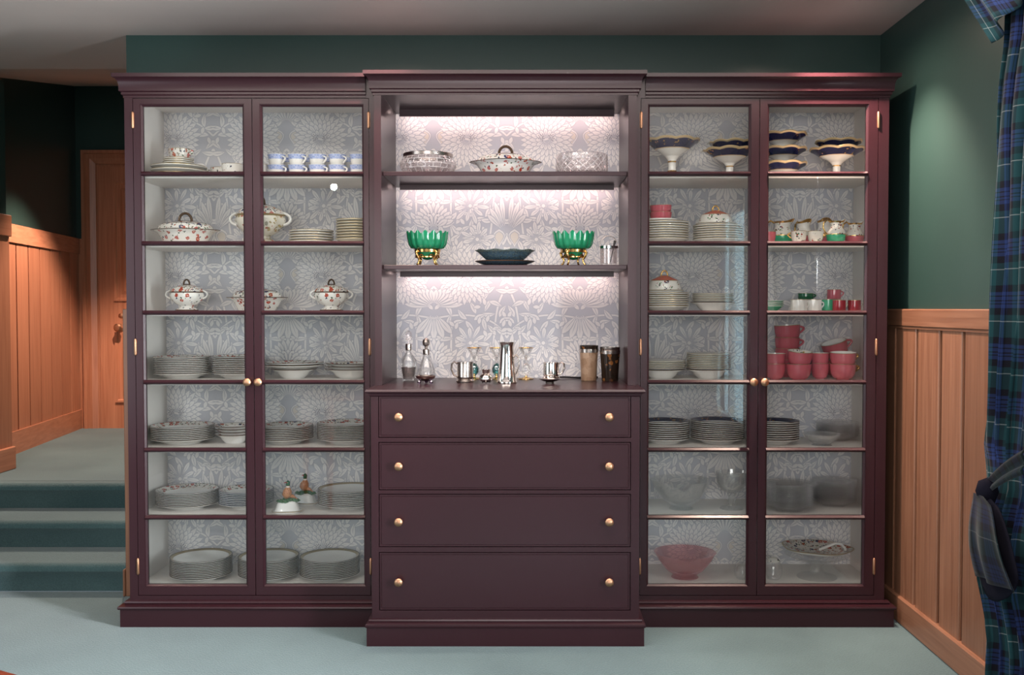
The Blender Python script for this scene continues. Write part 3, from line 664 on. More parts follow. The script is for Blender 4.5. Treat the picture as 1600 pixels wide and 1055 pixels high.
LX0, LX1, RX0, RX1 = -1.673, -0.647, 0.422, 1.457
cabinet('dark plum glazed cabinet beside the carpeted steps, holding floral plates and tureens', LX0, LX1,
        [(-1.637, -1.152, -1.600, -1.192), (-1.149, -0.674, -1.111, -0.702)],
        [(LX0, WY - 0.003), (LX0, 0), (-0.684, 0)], [(LX0 + 0.027, WY - 0.003), (LX0 + 0.027, 0), (LX1, 0)][0:0] or [(LX0, WY - 0.003), (LX0, 0), (LX1, 0)])
cabinet('dark plum glazed cabinet against the right wall, holding blue comports and pink cups', RX0, RX1,
        [(0.443, 0.926, 0.478, 0.885), (0.929, 1.412, 0.968, 1.366)],
        [(0.459, 0), (RX1, 0), (RX1, WY - 0.003)], [(RX0, 0), (RX1, 0), (RX1, WY - 0.003)])

CXL, CXR, CF = -0.645, 0.420, -0.245
# chest of drawers
t = thing('chest_of_drawers', 'dark plum four-drawer chest with brass knobs below the lit open shelves', 'chest', (-0.11, 0.1, 0)); ox, oy = -0.11, 0.1
def pt(name, mb, m_, par, lab=None, smooth=40):
    mb.v = [(x - ox, y - oy, z) for x, y, z in mb.v]; return part(name, mb, m_, par, lab, smooth)
bx0, bx1 = at(580.5, 780, CF)[0], at(999, 780, CF)[0]
dz = [(at(790, a, CF)[1], at(790, c, CF)[1]) for a, c in ((683, 619), (765, 692), (854, 773), (953, 864))]
dx0, dx1 = at(593, 780, CF)[0], at(984.5, 780, CF)[0]
m = MB(); g = 0.003
m.box(bx0, dx0 - g, CF, CF + 0.03, 0, 0.985); m.box(dx1 + g, bx1, CF, CF + 0.03, 0, 0.985)
m.box(dx0 - g, dx1 + g, CF, CF + 0.03, dz[0][1] + g, 0.985); m.box(dx0 - g, dx1 + g, CF, CF + 0.03, 0, dz[3][0] - g)
for i in range(3): m.box(dx0 - g, dx1 + g, CF, CF + 0.03, dz[i + 1][1] + g, dz[i][0] - g)
m.box(bx0, bx0 + 0.02, CF + 0.03, -0.006, 0, 0.985); m.box(bx1 - 0.02, bx1, CF + 0.03, -0.006, 0, 0.985); m.box(bx0 + 0.02, bx1 - 0.02, CF + 0.06, CF + 0.07, 0, 0.985)
pt('carcass', m, 'plum', t, smooth=0)
for z0, z1 in dz:
    m = MB(); m.ringframe(dx0, dx1, z0, z1, [(0, 0.02), (0, 0), (0.0045, 0), (0.0055, 0.0018), (0.0075, 0.0018), (0.0085, 0.0)], fill=True, y0=CF)
    d = pt('drawer', m, 'plum', t, smooth=0)
    for px in (623, 952):
        x, z = at(px, {0: 652, 1: 729, 2: 816, 3: 910}[dz.index((z0, z1))], CF - 0.02)
        obj('knob', knob_mesh(), d, (x - ox, CF - oy, z))
m = MB(); m.sweep([(bx0, -0.042), (bx0, CF), (bx1, CF), (bx1, -0.042)], [(o * 0.62, z) for o, z in PLIN]); pt('plinth', m, 'plum', t, smooth=30)
cp = [(0, 0.972), (0.006, 0.976), (0.009, 0.985), (0.018, 0.988), (0.021, 0.993), (0.017, 1.001), (0, 1.001)]
m = MB(); m.sweep([(bx0 + 0.0, -0.006), (bx0, CF), (bx1, CF), (bx1, -0.006)], cp); m.box(bx0 + 0.0005, bx1 - 0.0005, CF + 0.0005, -0.002, 0.985, 1.0008)
m.box(-0.62, 0.39, -0.002, BY - 0.001, 0.985, 1.0008); pt('countertop', m, 'plum', t, smooth=30)
CZ = 1.0012
# open lit shelves above
t = thing('open_shelf_unit', 'dark plum open shelves with lit floral wallpaper, standing on the drawer chest', 'shelves', (-0.11, WY - 0.002, 1.0)); ox, oy = -0.11, WY - 0.002
UF = -0.05
def pt(name, mb, m_, par, lab=None, smooth=40):
    mb.v = [(x - ox, y - oy, z - 1.0) for x, y, z in mb.v]; return part(name, mb, m_, par, lab, smooth)
for xa, xb in ((CXL + 0.001, -0.615), (0.385, CXR - 0.001)):
    m = MB(); m.box(xa, xb, UF, -0.0025, CZ, 2.2); m.box(xa + (0.0 if xa < 0 else 0.0), xb, -0.0025, WY - 0.003, CZ, 2.2); pt('side_panel', m, 'plum', t, smooth=0)
zt = at(800, 146, UF)[1]
m = MB(); m.box(-0.615, 0.385, UF, UF + 0.022, zt, 2.2); pt('top_rail', m, 'plum', t, smooth=0)
m = MB(); m.box(-0.615, 0.385, UF + 0.022, BY, zt + 0.002, 2.2); pt('top_board', m, 'plum', t, smooth=0)
m = MB(); m.sweep([(CXL, -0.002), (CXL, UF), (CXR, UF), (CXR, -0.002)], CORN); m.box(CXL + 0.002, CXR - 0.002, UF + 0.002, WY - 0.003, 2.2, 2.262); pt('cornice', m, 'plum', t, smooth=30)
m = MB(); m.box(-0.615, 0.385, BY, WY - 0.003, CZ, 2.2); bp = pt('back_panel', m, 'wallpaper', t, smooth=0)
m = print_mb(-0.615, 0.385, CZ, 2.19); m.v = [(x, y + BY, z) for x, y, z in m.v]
pt('wallpaper_print', m, ['print_line', 'print_light', 'print_mid', 'print_dot'], bp, smooth=0)
CS = [at(800, 268, -0.008)[1], at(800, 414, -0.008)[1]]
for z in CS:
    m = MB(); m.box(-0.614, 0.384, -0.008, BY - 0.001, z - 0.018, z, ch=0.0015); pt('shelf', m, 'plum', t, smooth=0)
for z in (zt + 0.002, CS[0] - 0.018, CS[1] - 0.018):
    m = MB(); m.box(-0.585, 0.355, 0.285, 0.293, z - 0.030 if z > 2 else z - 0.022, z); r = pt('light_pelmet', m, 'plum', t, smooth=0)
    m = MB(); m.box(-0.58, 0.35, 0.322, 0.334, z - 0.007, z - 0.0005); pt('light_strip', m, 'led', r, smooth=0)

# ------------------------------------------------------------------ china and glass builders
ORD = ['topmost', 'second', 'third', 'fourth', 'fifth', 'sixth', 'seventh', 'eighth', 'ninth', 'tenth', 'eleventh', 'twelfth', 'thirteenth', 'fourteenth', 'fifteenth', 'sixteenth']
def plate_mesh(R, kind, pitch=0.009):
    pitch = round(min(pitch, 0.0095), 4)
    def f():
        m = MB(); e, bnd = 1, 2
        h = 0.0245 if kind != 'flat' else 0.016
        ft = .0022; th = max(.0026, min(.0045, pitch - ft - .0016)); w = ft + th
        pr = [(0, ft), (.50 * R, ft), (.52 * R, 0), (.56 * R, 0), (.58 * R, ft + .0003), (.72 * R, h * .36), (.970 * R, h - pitch * .45), (.992 * R, h - pitch * .42), (R, h - pitch * .16, e), (R, h, e), (.99 * R, h + th * .3, e),
              (.965 * R, h + th * .2, bnd), (.73 * R, h * .36 + th * .8, 0), (.60 * R, w), (0, w)]
        mats = {'imari': ['white', 'brown_edge', 'imari'], 'gold': ['white', 'gold_edge', 'white'], 'band': ['white', 'brown_edge', 'gold_edge'], 'blue': ['white', 'blue_edge', 'imari'],
                'ivory': ['ivory', 'gold_edge', 'ivory'], 'flat': ['white', 'gold_edge', 'white'], 'navy': ['white', 'brown_edge', 'cobalt'], 'green': ['mint', 'white', 'dgreen'], 'glass': ['smoke'] * 3, 'white': ['white'] * 3}[kind]
        if kind == 'band': pr.insert(12, (.88 * R, h * .72 + th * .5, 0))
        return m.lathe(pr, 44).mesh('plate', mats, 35)
    return cached(('plate', round(R, 3), kind, pitch), f)
def soup_mesh(R, kind, foot=False):
    def f():
        pr = [(0, .002), (.40 * R, .002), (.42 * R, 0), (.47 * R, 0), (.49 * R, .003), (.62 * R, .014), (.72 * R, .028), (.975 * R, .038, 1), (R, .0400, 1), (.985 * R, .0412, 1), (.955 * R, .0405, 2), (.71 * R, .0312, 0), (.60 * R, .0165), (.48 * R, .0065), (0, .005)]
        return MB().lathe(pr, 44).mesh('bowl', ['white', 'brown_edge', 'imari'], 35)
    return cached(('soup', round(R, 3), kind), f)
def stack(xl, xr, z, ytop, n, kind, desc, where, Y=0.2, group=None, name='dinner_plate', cat='plate'):
    """n plates of one stack, every plate an object; where: names the stack"""
    yc = Y; x = at((xl + xr) / 2, 500, yc)[0]; R = SC((xr - xl) / 2, yc)
    skew = (ytop - 481) * (0.0000142) * 0
    ztop = at((xl + xr) / 2, ytop, yc)[1]
    x = at((xl + xr) / 2, ytop, yc)[0]
    soup = kind == 'soup'
    h = 0.0405 if soup else (0.016 if kind == 'flat' else 0.0245)
    if soup: n = max(2, min(n, 1 + int((ztop - z - h) / 0.0095)))
    else: n = max(2, min(n, 1 + int((ztop - z - h) / 0.0068)))
    pitch = max(0.0068, (ztop - z - h) / (n - 1))
    for i in range(n):
        me = soup_mesh(R, kind) if soup else plate_mesh(R, kind, pitch)
        o = obj(name, me, None, (x + random.uniform(-.0006, .0006), yc + random.uniform(-.0006, .0006), z + 0.0005 + i * pitch), random.uniform(0, 6.28))
        k = n - 1 - i
        tag(o, f"{desc}, {ORD[k]}{'' if k == 0 else ' from top'} of {where}", cat, group or where)
    return x, yc, z + (n - 1) * pitch + (0.008 if not soup else 0.02), R, z + 0.0005 + (n - 1) * pitch
def handle_pts(r, z0, z1, out, n=9):
    return [(r + out * math.sin(PI * i / (n - 1)) * (1.0), 0, z1 + (z0 - z1) * (i / (n - 1)) + (0.15 * (z1 - z0)) * math.sin(PI * i / (n - 1))) for i in range(n)]
def cup(r, h, body, label, loc, rz=0, group=None, name='teacup', shape='round', handle=None, rim='gold_edge', inside='white', rot=None, cat='cup', spiral=False, band=None):
    key = (round(r, 4), round(h, 4), body, shape, rim, inside, handle, spiral, band)
    t = thing(name, label, cat, loc, group, rz, rot)
    def fb():
        if shape == 'round': pr = [(0, .003), (.42 * r, .003), (.44 * r, 0), (.50 * r, 0), (.52 * r, .004), (.72 * r, .10 * h), (.90 * r, .32 * h), (.97 * r, .6 * h), (1.0 * r, .97 * h, 2), (1.01 * r, h, 2), (.965 * r, h, 1), (.94 * r, .6 * h, 1), (.86 * r, .32 * h, 1), (.6 * r, .12 * h, 1), (0, .09 * h, 1)]
        elif shape == 'can': pr = [(0, .003), (.78 * r, .003), (.8 * r, 0), (.93 * r, 0), (.97 * r, .03 * h), (r, .08 * h), (r, .5 * h), (r, .96 * h, 2), (r, h, 2), (.95 * r, h, 1), (.94 * r, .5 * h, 1), (.92 * r, .08 * h, 1), (0, .06 * h, 1)]
        else: pr = [(0, .003), (.6 * r, .003), (.62 * r, 0), (.68 * r, 0), (.72 * r, .02 * h), (.80 * r, .12 * h), (.88 * r, .45 * h), (.91 * r, .58 * h, 3), (.98 * r, .85 * h, 3), (1.03 * r, .98 * h, 2), (1.03 * r, h, 2), (.99 * r, h, 1), (.84 * r, .45 * h, 1), (.74 * r, .14 * h, 1), (0, .08 * h, 1)]
        mod = None
        if spiral: mod = lambda t_, rr, zz, i: (rr * (1 + .035 * math.sin(9 * t_ + zz * 60)) if 4 < i < 9 else rr, zz)
        return MB().lathe(pr, 32 if not spiral else 54, mod=mod).mesh('cup_body', [body, inside, rim, band or body], 45)
    obj('cup_body', cached(('cb',) + key, fb), t)
    def fh(): return MB().tube(handle_pts(.95 * r, .46 * h, .88 * h, .45 * r) if shape == 'round' else handle_pts(.93 * r, .25 * h, .82 * h, .42 * r), .07 * r + .001, 8, flat=1.3).mesh('handle', [handle or body], 60)
    obj('handle', cached(('ch',) + key, fh), t)
    return t
def loop_pts(w, h, z, n=12): return [(w * math.cos(PI * i / (n - 1)), 0, z + h * math.sin(PI * i / (n - 1))) for i in range(n)]
def sq(amount, n=4, ph=0.0): return lambda t, r, z, i: (r * (1 + amount * math.cos(n * (t - ph))), z)
def tureen(R, H, label, loc, style='veg', rz=0, mats=None, group=None, name='covered_dish', cat='tureen', dep=0.8):
    """covered dish: bowl with wide rim (veg), or footed urn with side scrolls (sauce, soup); lid with loop handle"""
    t = thing(name, label, cat, loc, group, rz)
    bm_, lm_, em_ = mats or ('imari_big', 'imari', 'brown_edge')
    E_ = lambda x, y, z: (x, y * dep, z)
    hb = .52 * H
    if style == 'veg':
        pr = [(0, .004), (.5 * R, .004), (.52 * R, 0), (.58 * R, 0), (.62 * R, .06 * H), (.74 * R, .28 * H), (.80 * R, .37 * H), (.98 * R, .44 * H, 1), (R, .452 * H, 1), (.98 * R, .465 * H, 1), (.82 * R, .43 * H), (.72 * R, .3 * H), (0, .1 * H)]
        MB_ = MB().lathe(pr, 48, 0, sq(.05, 4), E_)
        part('bowl', MB_, [bm_, em_], t)
        pr = [(.80 * R, .44 * H), (.815 * R, .47 * H), (.78 * R, .56 * H), (.66 * R, .65 * H, 1), (.60 * R, .67 * H), (.38 * R, .71 * H, 2), (.26 * R, .74 * H, 2), (0, .75 * H, 2)]
        part('lid', MB().lathe(pr, 48, 0, sq(.04, 4), E_), [lm_, em_, 'brown_edge'], t)
        part('lid_handle', MB().tube(loop_pts(.19 * R, .24 * H, .74 * H), .030 * R + .0015, 8, flat=1.5), 'brown_edge', t, 'gilt brown loop handle', 60)
    else:
        pr = [(0, .004), (.50 * R, .004), (.60 * R, 0), (.62 * R, .03 * H, 1), (.58 * R, .06 * H), (.36 * R, .13 * H), (.34 * R, .17 * H), (.60 * R, .25 * H), (.84 * R, .38 * H), (.92 * R, .5 * H), (.86 * R, .58 * H, 1), (.92 * R, .61 * H, 1), (.88 * R, .62 * H), (.84 * R, .56 * H), (.6 * R, .3 * H), (0, .22 * H)]
        part('bowl', MB().lathe(pr, 48, 0, sq(.035, 8), E_), [bm_, em_], t)
        pr = [(.86 * R, .615 * H), (.88 * R, .64 * H), (.80 * R, .70 * H), (.56 * R, .77 * H, 1), (.54 * R, .775 * H), (.28 * R, .82 * H, 2), (.16 * R, .85 * H, 2), (0, .86 * H, 2)]
        part('lid', MB().lathe(pr, 48, 0, sq(.03, 8), E_), [lm_, em_, 'brown_edge'], t)
        part('lid_handle', MB().tube(loop_pts(.16 * R, .15 * H, .845 * H), .035 * R + .001, 8, flat=1.6), 'brown_edge', t, 'gilt brown loop handle', 60)
        for s_ in (-1, 1):
            pts = [(s_ * (.82 + .30 * math.sin(a)) * R, 0, (.40 + .10 * (1 - math.cos(a))) * H + .05 * H * a / PI) for a in [PI * 1.25 * i / 10 for i in range(11)]]
            part('side_handle', MB().tube(pts, .045 * R + .001, 8, flat=1.5), 'white', t, smooth=60)
    return t
def comport(R, H, label, loc, tall=True, rz=0, group=None, nm='comport'):
    t = thing(nm, label, 'comport', loc, group, rz)
    def fb():
        sc = lambda ph: (lambda t_, r, z, i: (r * (1 + (.035 * abs(math.cos(4 * t_)) - .02 if r > .55 * R else 0)), z + (.006 * abs(math.cos(4 * t_)) if r > .85 * R else 0)))
        z0 = 0.62 * H if tall else 0.25 * H
        pr = [(0, z0 - .012), (.16 * R, z0 - .012), (.36 * R, z0 + .10 * (H - z0)), (.58 * R, z0 + .40 * (H - z0), 2), (.62 * R, z0 + .45 * (H - z0), 1), (.86 * R, H - .010, 1), (.945 * R, H - .006, 2), (R, H, 2), (.985 * R, H + .004, 2), (.95 * R, H + .001, 1), (.68 * R, z0 + .58 * (H - z0), 0), (.35 * R, z0 + .25 * (H - z0)), (0, z0 + .2 * (H - z0))]
        return MB().lathe(pr, 64, 0, sc(0)).mesh('dish', ['white', 'cobalt', 'pale_gilt'], 40)
    obj('dish', cached(('cd', R, H, tall), fb), t)
    def fs():
        z0 = 0.62 * H if tall else 0.25 * H
        if tall: pr = [(0, 0), (.25 * R, 0, 1), (.26 * R, .03 * H, 1), (.22 * R, .08 * H, 2), (.17 * R, .18 * H, 2), (.165 * R, .2 * H, 0), (.14 * R, .24 * H, 0), (.14 * R, .42 * H, 2), (.155 * R, .44 * H, 2), (.155 * R, .46 * H, 0), (.17 * R, .50 * H), (.26 * R, .60 * H), (.32 * R, z0 + .07 * (H - z0)), (0, z0)]
        else: pr = [(0, 0), (.46 * R, 0, 2), (.47 * R, .04 * H, 2), (.40 * R, .1 * H, 0), (.24 * R, .2 * H), (.24 * R, z0), (.3 * R, z0 + .06 * (H - z0)), (0, z0)]
        return MB().lathe(pr, 40).mesh('foot', ['white', 'cobalt', 'gilt'], 40)
    obj('foot', cached(('cf', R, H, tall), fs), t)
    def fk():
        m = MB()
        for k in range(7): m.lathe([(0, -.004), (.004, 0), (0, .004)], 6, T=lambda x, y, z, k=k: (x + R * (.97 + .018 * k), y + .010 * math.sin(k * 1.2), z + H + .004 + .002 * math.sin(k)))
        return m.mesh('shell_handle', ['white'], 60)
    obj('shell_handle', cached(('ck', R, H), fk), t)
    return t
def jug(R, H, lower, label, loc, rz, group='cream jugs'):
    t = thing('milk_jug', label, 'jug', loc, group, rz)
    def sp(t_, r, z, i):
        if z > .72 * H:
            k = max(0, math.cos(t_ - PI)) ** 6 * (z / H - .70) / .3
            return r * (1 + .55 * k), z + .12 * H * k * (1 if z > .9 * H else .5)
        return r, z
    pr = [(0, .003), (.5 * R, .003), (.52 * R, 0), (.6 * R, 0, 1), (.66 * R, .04 * H, 1), (.92 * R, .16 * H, 1), (R, .38 * H, 2), (.985 * R, .41 * H, 0), (.90 * R, .50 * H), (.66 * R, .68 * H), (.56 * R, .78 * H), (.62 * R, .90 * H, 2), (.68 * R, .97 * H, 2), (.64 * R, .97 * H, 3), (.52 * R, .78 * H, 3), (.8 * R, .4 * H, 3), (0, .1 * H, 3)]
    part('body', MB().lathe(pr, 36, 0, sp), ['swag', lower, 'gilt', 'white'], t)
    pts = [(.60 * R, 0, .92 * H), (.95 * R, 0, 1.02 * H), (1.35 * R, 0, .90 * H), (1.40 * R, 0, .68 * H), (1.15 * R, 0, .48 * H), (.90 * R, 0, .42 * H)]
    part('handle', MB().tube(pts, .08 * R, 8), 'gilt', t, smooth=60)
    return t
def on(px, py, Y, z): x = at(px, py, Y)[0]; return (x, Y, z)

# ------------------------------------------------------------------ left cabinet contents
LC = 'left cabinet'
Z = SHZ
# shelf 1: plates, saucers, cups, blue cups
Yp = 0.19
x, y, zt_, R, zb_ = stack(238, 322, Z[0], 261, 3, 'flat', 'blue-edged tea plate', 'pile below saucers, top shelf of left cabinet', Yp, group='tea plates under the saucers', name='tea_plate')
for i in range(4):
    o = obj('saucer', plate_mesh(SC(23, Yp), 'flat'), None, (at(279, 255, Yp)[0], Yp, zb_ + 0.0095 + i * 0.008), i * 1.3)
    tag(o, f"white saucer, {ORD[3 - i]}{' from top' if i < 3 else ''} of pile under floral cup, left cabinet", 'saucer', 'white saucers')
cup(SC(17, Yp), SC(17, Yp), 'imari', 'floral teacup on top of the saucer pile, top shelf of left cabinet', (at(281, 240, Yp)[0], Yp, zb_ + 0.0095 + 3 * .008 + .010), -0.3, 'floral teacups')
cup(SC(17, .22), SC(20, .22), 'swag', 'rose-sprigged teacup with handle turned towards the saucer pile, left cabinet', on(346, 260, .27, Z[0] + .0005), PI, 'floral teacups')
cup(SC(17, .13), SC(19, .13), 'imari_big', 'rose-painted teacup beside the door stile, front of top shelf, left cabinet', on(364, 260, .13, Z[0] + .0005), 1.7, 'floral teacups')
cup(SC(14, .13), SC(19, .13), 'imari_big', 'floral teacup half hidden by the meeting stile, beside blue cups', on(404, 260, .13, Z[0] + .0005), 1.4, 'floral teacups')
for i, (px, hz_) in enumerate(((432, 0.35), (464, -1.0), (496, 0.2), (527, 0.1), (560, 0.2))):
    for k in range(2):
        cup(SC(13.5, .13), SC(17.5, .13), 'white', f"blue transfer-printed cup, {'upper' if k else 'lower'} of {('first', 'second', 'third', 'fourth', 'last')[i]} front pair from the left", on(px, 255, .13, Z[0] + .0005 + k * SC(16.2, .13)), -.42 - .12 * k,
            'blue and white cups', shape='taper', rim='white', band='spode')
for i, px in enumerate((446, 480, 514, 549)):
    for k in range(2):
        cup(SC(15, .13), SC(17.5, .13), 'white', f"blue transfer-printed cup, {'upper' if k else 'lower'} of {('first', 'second', 'third', 'last')[i]} rear pair, left cabinet top shelf", on(px, 250, .23, Z[0] + .0005 + k * SC(16.2, .13)), 1.2,
            'blue and white cups', shape='taper', rim='white', band='spode')
# shelf 2
tureen(SC(51, .17), SC(50, .17), 'floral covered vegetable dish alone on second shelf, left cabinet', on(290, 375, .17, Z[1] + .0005), group='floral covered dishes', rz=.08, dep=.75)
tureen(SC(42, .18), SC(76, .18), 'large floral footed soup tureen behind the meeting stiles, second shelf', on(407, 377, .18, Z[1] + .0005), 'soup', mats=('blossom', 'imari', 'gold_edge'), name='soup_tureen', dep=.85)
stack(452, 521, Z[1], 361, 5, 'flat', 'shallow white plate', 'short pile by soup tureen, left cabinet', .18, name='side_plate', group='shallow white plates')
stack(525, 587, Z[1], 344, 8, 'ivory', 'cream plate', 'tall pile at right of second shelf, left cabinet', .17, name='side_plate', group='cream plates')
# shelf 3
tureen(SC(29, .17), SC(50, .17), 'small floral sauce tureen with scroll handles, left on third shelf', on(292, 486, .17, Z[2] + .0005), 'sauce', group='sauce tureens', name='sauce_tureen')
tureen(SC(46, .2), SC(48, .2), 'floral covered dish partly hidden by the meeting stiles, third shelf', on(402, 486, .2, Z[2] + .0005), 'veg', group='floral covered dishes', dep=.75)
tureen(SC(29, .17), SC(50, .17), 'small floral sauce tureen with scroll handles, right on third shelf', on(518, 486, .17, Z[2] + .0005), 'sauce', group='sauce tureens', name='sauce_tureen', mats=('imari_big', 'imari', 'brown_edge'), rz=.3)
# shelf 4
FP = 'floral-rimmed plate'; GF = 'floral-rimmed plates'
stack(242, 329, Z[3], 557, 10, 'imari', FP, 'leftmost pile, fourth shelf of left cabinet', .2, GF)
stack(333, 413, Z[3], 556, 10, 'imari', FP, 'pile left of knobs, fourth shelf of left cabinet', .21, GF)
for i in range(1):
    o = obj('footed_bowl', soup_mesh(SC(36, .19), 'soup'), None, on(459, 590, .19, Z[3] + .0005)); tag(o, 'white footed bowl under the floral soup plates right of the knobs', 'bowl', 'footed bowls')
stack(414, 505, Z[3] + .034, 566, 3, 'imari', FP, 'pile on footed bowl, right of knobs, left cabinet', .19, GF)
stack(508, 590, Z[3] + .0, 567, 5, 'soup', 'floral soup plate', 'right-hand pile, fourth shelf of left cabinet', .2, 'floral soup plates', 'soup_plate')
# shelf 5
stack(237, 334, Z[4], 664, 9, 'imari', FP, 'leftmost pile, fifth shelf of left cabinet', .2, GF)
stack(336, 398, Z[4], 664, 4, 'soup', 'floral cereal bowl', 'bowl pile by stile, fifth shelf of left cabinet', .2, 'floral soup plates', 'cereal_bowl', 'bowl')
stack(401, 489, Z[4], 664, 9, 'imari', FP, 'pile right of meeting stile, fifth shelf of left cabinet', .2, GF)
stack(496, 591, Z[4], 660, 11, 'imari', FP, 'right-hand pile, fifth shelf of left cabinet', .2, GF)
# shelf 6
stack(245, 341, Z[5], 764, 10, 'imari', FP, 'leftmost pile, sixth shelf of left cabinet', .2, GF)
stack(343, 427, Z[5], 764, 10, 'blue', 'blue-edged floral plate', 'second pile, sixth shelf of left cabinet', .21, 'blue-edged floral plates')
stack(497, 592, Z[5], 762, 10, 'band', 'gilt-banded plate', 'pile beside pheasant butter dishes, left cabinet', .2, 'gilt-banded plates')
def butter(px, py, Y, label, s=1.0, rz=0):
    t = thing('butter_dish', label, 'butter dish', on(px, py, Y, Z[5] + .0005), 'pheasant butter dishes', rz); w = SC(25, .1) * s
    b = MB(); b.lathe([(0, .002), (.8 * w, .002), (.85 * w, 0), (1.0 * w, .007, 1), (1.02 * w, .009, 1), (.97 * w, .010), (0, .006)], 40, 0, sq(.06, 4, PI / 4), lambda x, y, z: (x, y * .72, z)); part('tray', b, ['white', 'gold_edge'], t)
    b = MB(); hh = .95 * w
    b.lathe([(.82 * w, .010), (.80 * w, .2 * hh), (.66 * w, .62 * hh), (.58 * w, .72 * hh), (.3 * w, .80 * hh), (0, .82 * hh)], 48, 0, sq(.07, 4, PI / 4), lambda x, y, z: (x, y * .68, z)); part('cover', b, 'white', t)
    b = MB(); rnd = random.Random(5)
    for k in range(40):
        a = rnd.uniform(0, 6.28); q = rnd.uniform(.1, .66) * w; l = rnd.uniform(.18, .32) * w
        b.lathe([(0, -.3 * l), (.55 * l, 0), (0, .6 * l)], 5, T=lambda x, y, z, a=a, q=q: (x * 1.4 + q * math.cos(a), y + q * .6 * math.sin(a), z + .80 * hh - .10 * (q / w) * hh))
    lf = part('leaf_base', b, 'leaf', t, 'moulded green leaves', 0); lf['kind'] = 'stuff'
    b = MB(); z0 = .9 * hh
    b.tube([(-.05 * w, 0, z0), (-.02 * w, 0, z0 + .22 * w), (.02 * w, 0, z0 + .5 * w), (.05 * w, 0, z0 + .72 * w), (.05 * w, 0, z0 + .84 * w)], [.12 * w, .30 * w, .27 * w, .13 * w, .10 * w], 12)
    b.tube([(.1 * w, .0, z0 + .2 * w), (.38 * w, 0, z0 + .12 * w), (.62 * w, 0, z0 - .05 * w)], [.16 * w, .1 * w, .02 * w], 8); bird = part('bird_body', b, 'russet', t, 'russet pheasant body and tail', 60)
    b = MB(); b.tube([(.05 * w, 0, z0 + .80 * w), (.05 * w, 0, z0 + .90 * w), (.05 * w, 0, z0 + 1.04 * w), (.04 * w, 0, z0 + 1.14 * w)], [.105 * w, .12 * w, .14 * w, .03 * w], 10); part('bird_head', b, 'dgreen', bird, 'dark green pheasant head', 60)
    b = MB(); b.tube([(.05 * w, 0, z0 + .72 * w), (.05 * w, 0, z0 + .79 * w)], [.14 * w, .125 * w], 12); part('neck_ring', b, 'white', bird, 'white neck ring', 60)
    b = MB(); b.tube([(-.07 * w, 0, z0 + 1.03 * w), (-.22 * w, 0, z0 + .99 * w)], [.05 * w, .005 * w], 6); b.lathe([(0, -.04 * w), (.04 * w, 0), (0, .04 * w)], 6, T=lambda x, y, z: (x + 0.0, y - .13 * w, z + z0 + 1.02 * w)); part('beak', b, 'beak_red', bird)
    return t
butter(449, 798, .09, 'white butter dish with pheasant lid, in front, sixth shelf', 1.0, .15)
butter(476, 790, .27, 'white butter dish with pheasant lid, behind the other one', 1.0, -.25)
# bottom shelf
for px0, px1, w in ((267, 362, 'leftmost'), (373, 467, 'middle'), (469, 562, 'right-hand')):
    stack(px0, px1, Z[6], 868, 14, 'band', 'gilt-banded dinner plate', f'{w} pile, bottom shelf of left cabinet', .16, 'gilt-banded dinner plates')

# ------------------------------------------------------------------ right cabinet contents
# top shelf: cobalt comports
GC = 'cobalt and gilt comports'
Hc = SC(56, .17)
comport(SC(43, .17), Hc, 'tall cobalt comport with gilt flowers, leftmost on top shelf of right cabinet', on(1050, 270, .17, Z[0] + .0005), True, .4, GC)
comport(SC(41, .19), SC(42, .19), 'tall cobalt comport under a smaller dish, left of right cabinet meeting stile', on(1140, 270, .19, Z[0] + .0005), True, PI - .2, GC)
comport(SC(35, .19), SC(22, .19), 'low cobalt dish stacked on a tall comport, left of meeting stile', on(1143, 226, .19, Z[0] + .0015 + SC(42, .19) * .75), False, PI, GC, 'footed_dish')
zz = Z[0] + .0005
for k, w in enumerate(('bottom', 'middle', 'upper')):
    comport(SC(37, .19), SC(21, .19), f'low cobalt footed dish, {w} of three in pile right of meeting stile', on(1223, 255, .19, zz), False, .25 - .1 * k, GC, 'footed_dish'); zz += SC(22.5, .19)
comport(SC(42, .18), SC(43, .18), 'tall cobalt comport under a smaller dish, nearest the right wall', on(1307, 270, .18, Z[0] + .0005), True, .15, GC)
comport(SC(36, .18), SC(22, .18), 'low cobalt dish stacked on the comport nearest the right wall', on(1310, 226, .18, Z[0] + .0015 + SC(43, .18) * .75), False, .2, GC, 'footed_dish')
# shelf 2
x, y, zt_, R, zb_ = stack(996, 1076, Z[1], 348, 8, 'gold', 'gilt-edged plate', 'pile under pink bowls, second shelf of right cabinet', .17, 'gilt-edged plates', 'side_plate')
o = obj('saucer', plate_mesh(SC(27, .17), 'white'), None, (x - .01, .17, zb_ + .012)); tag(o, 'plain white saucer under pink bowls on second shelf of right cabinet', 'saucer', 'white saucers')
for k in range(2):
    cup(SC(17, .15), SC(16, .15), 'pink', f"pink cup, {'upper' if k else 'lower'} of pair on the plate pile, second shelf, right cabinet", (at(1033, 335, .15)[0], .16, zb_ + .0235 + k * SC(11, .15)), 1.2 + .3 * k, 'pink cups', rot=(0, -.05 * k, 1.0))
x, y, zt_, R, zb_ = stack(1083, 1160, Z[1], 353, 7, 'gold', 'gilt-edged plate', 'pile under covered dish, second shelf of right cabinet', .18, 'gilt-edged plates', 'side_plate')
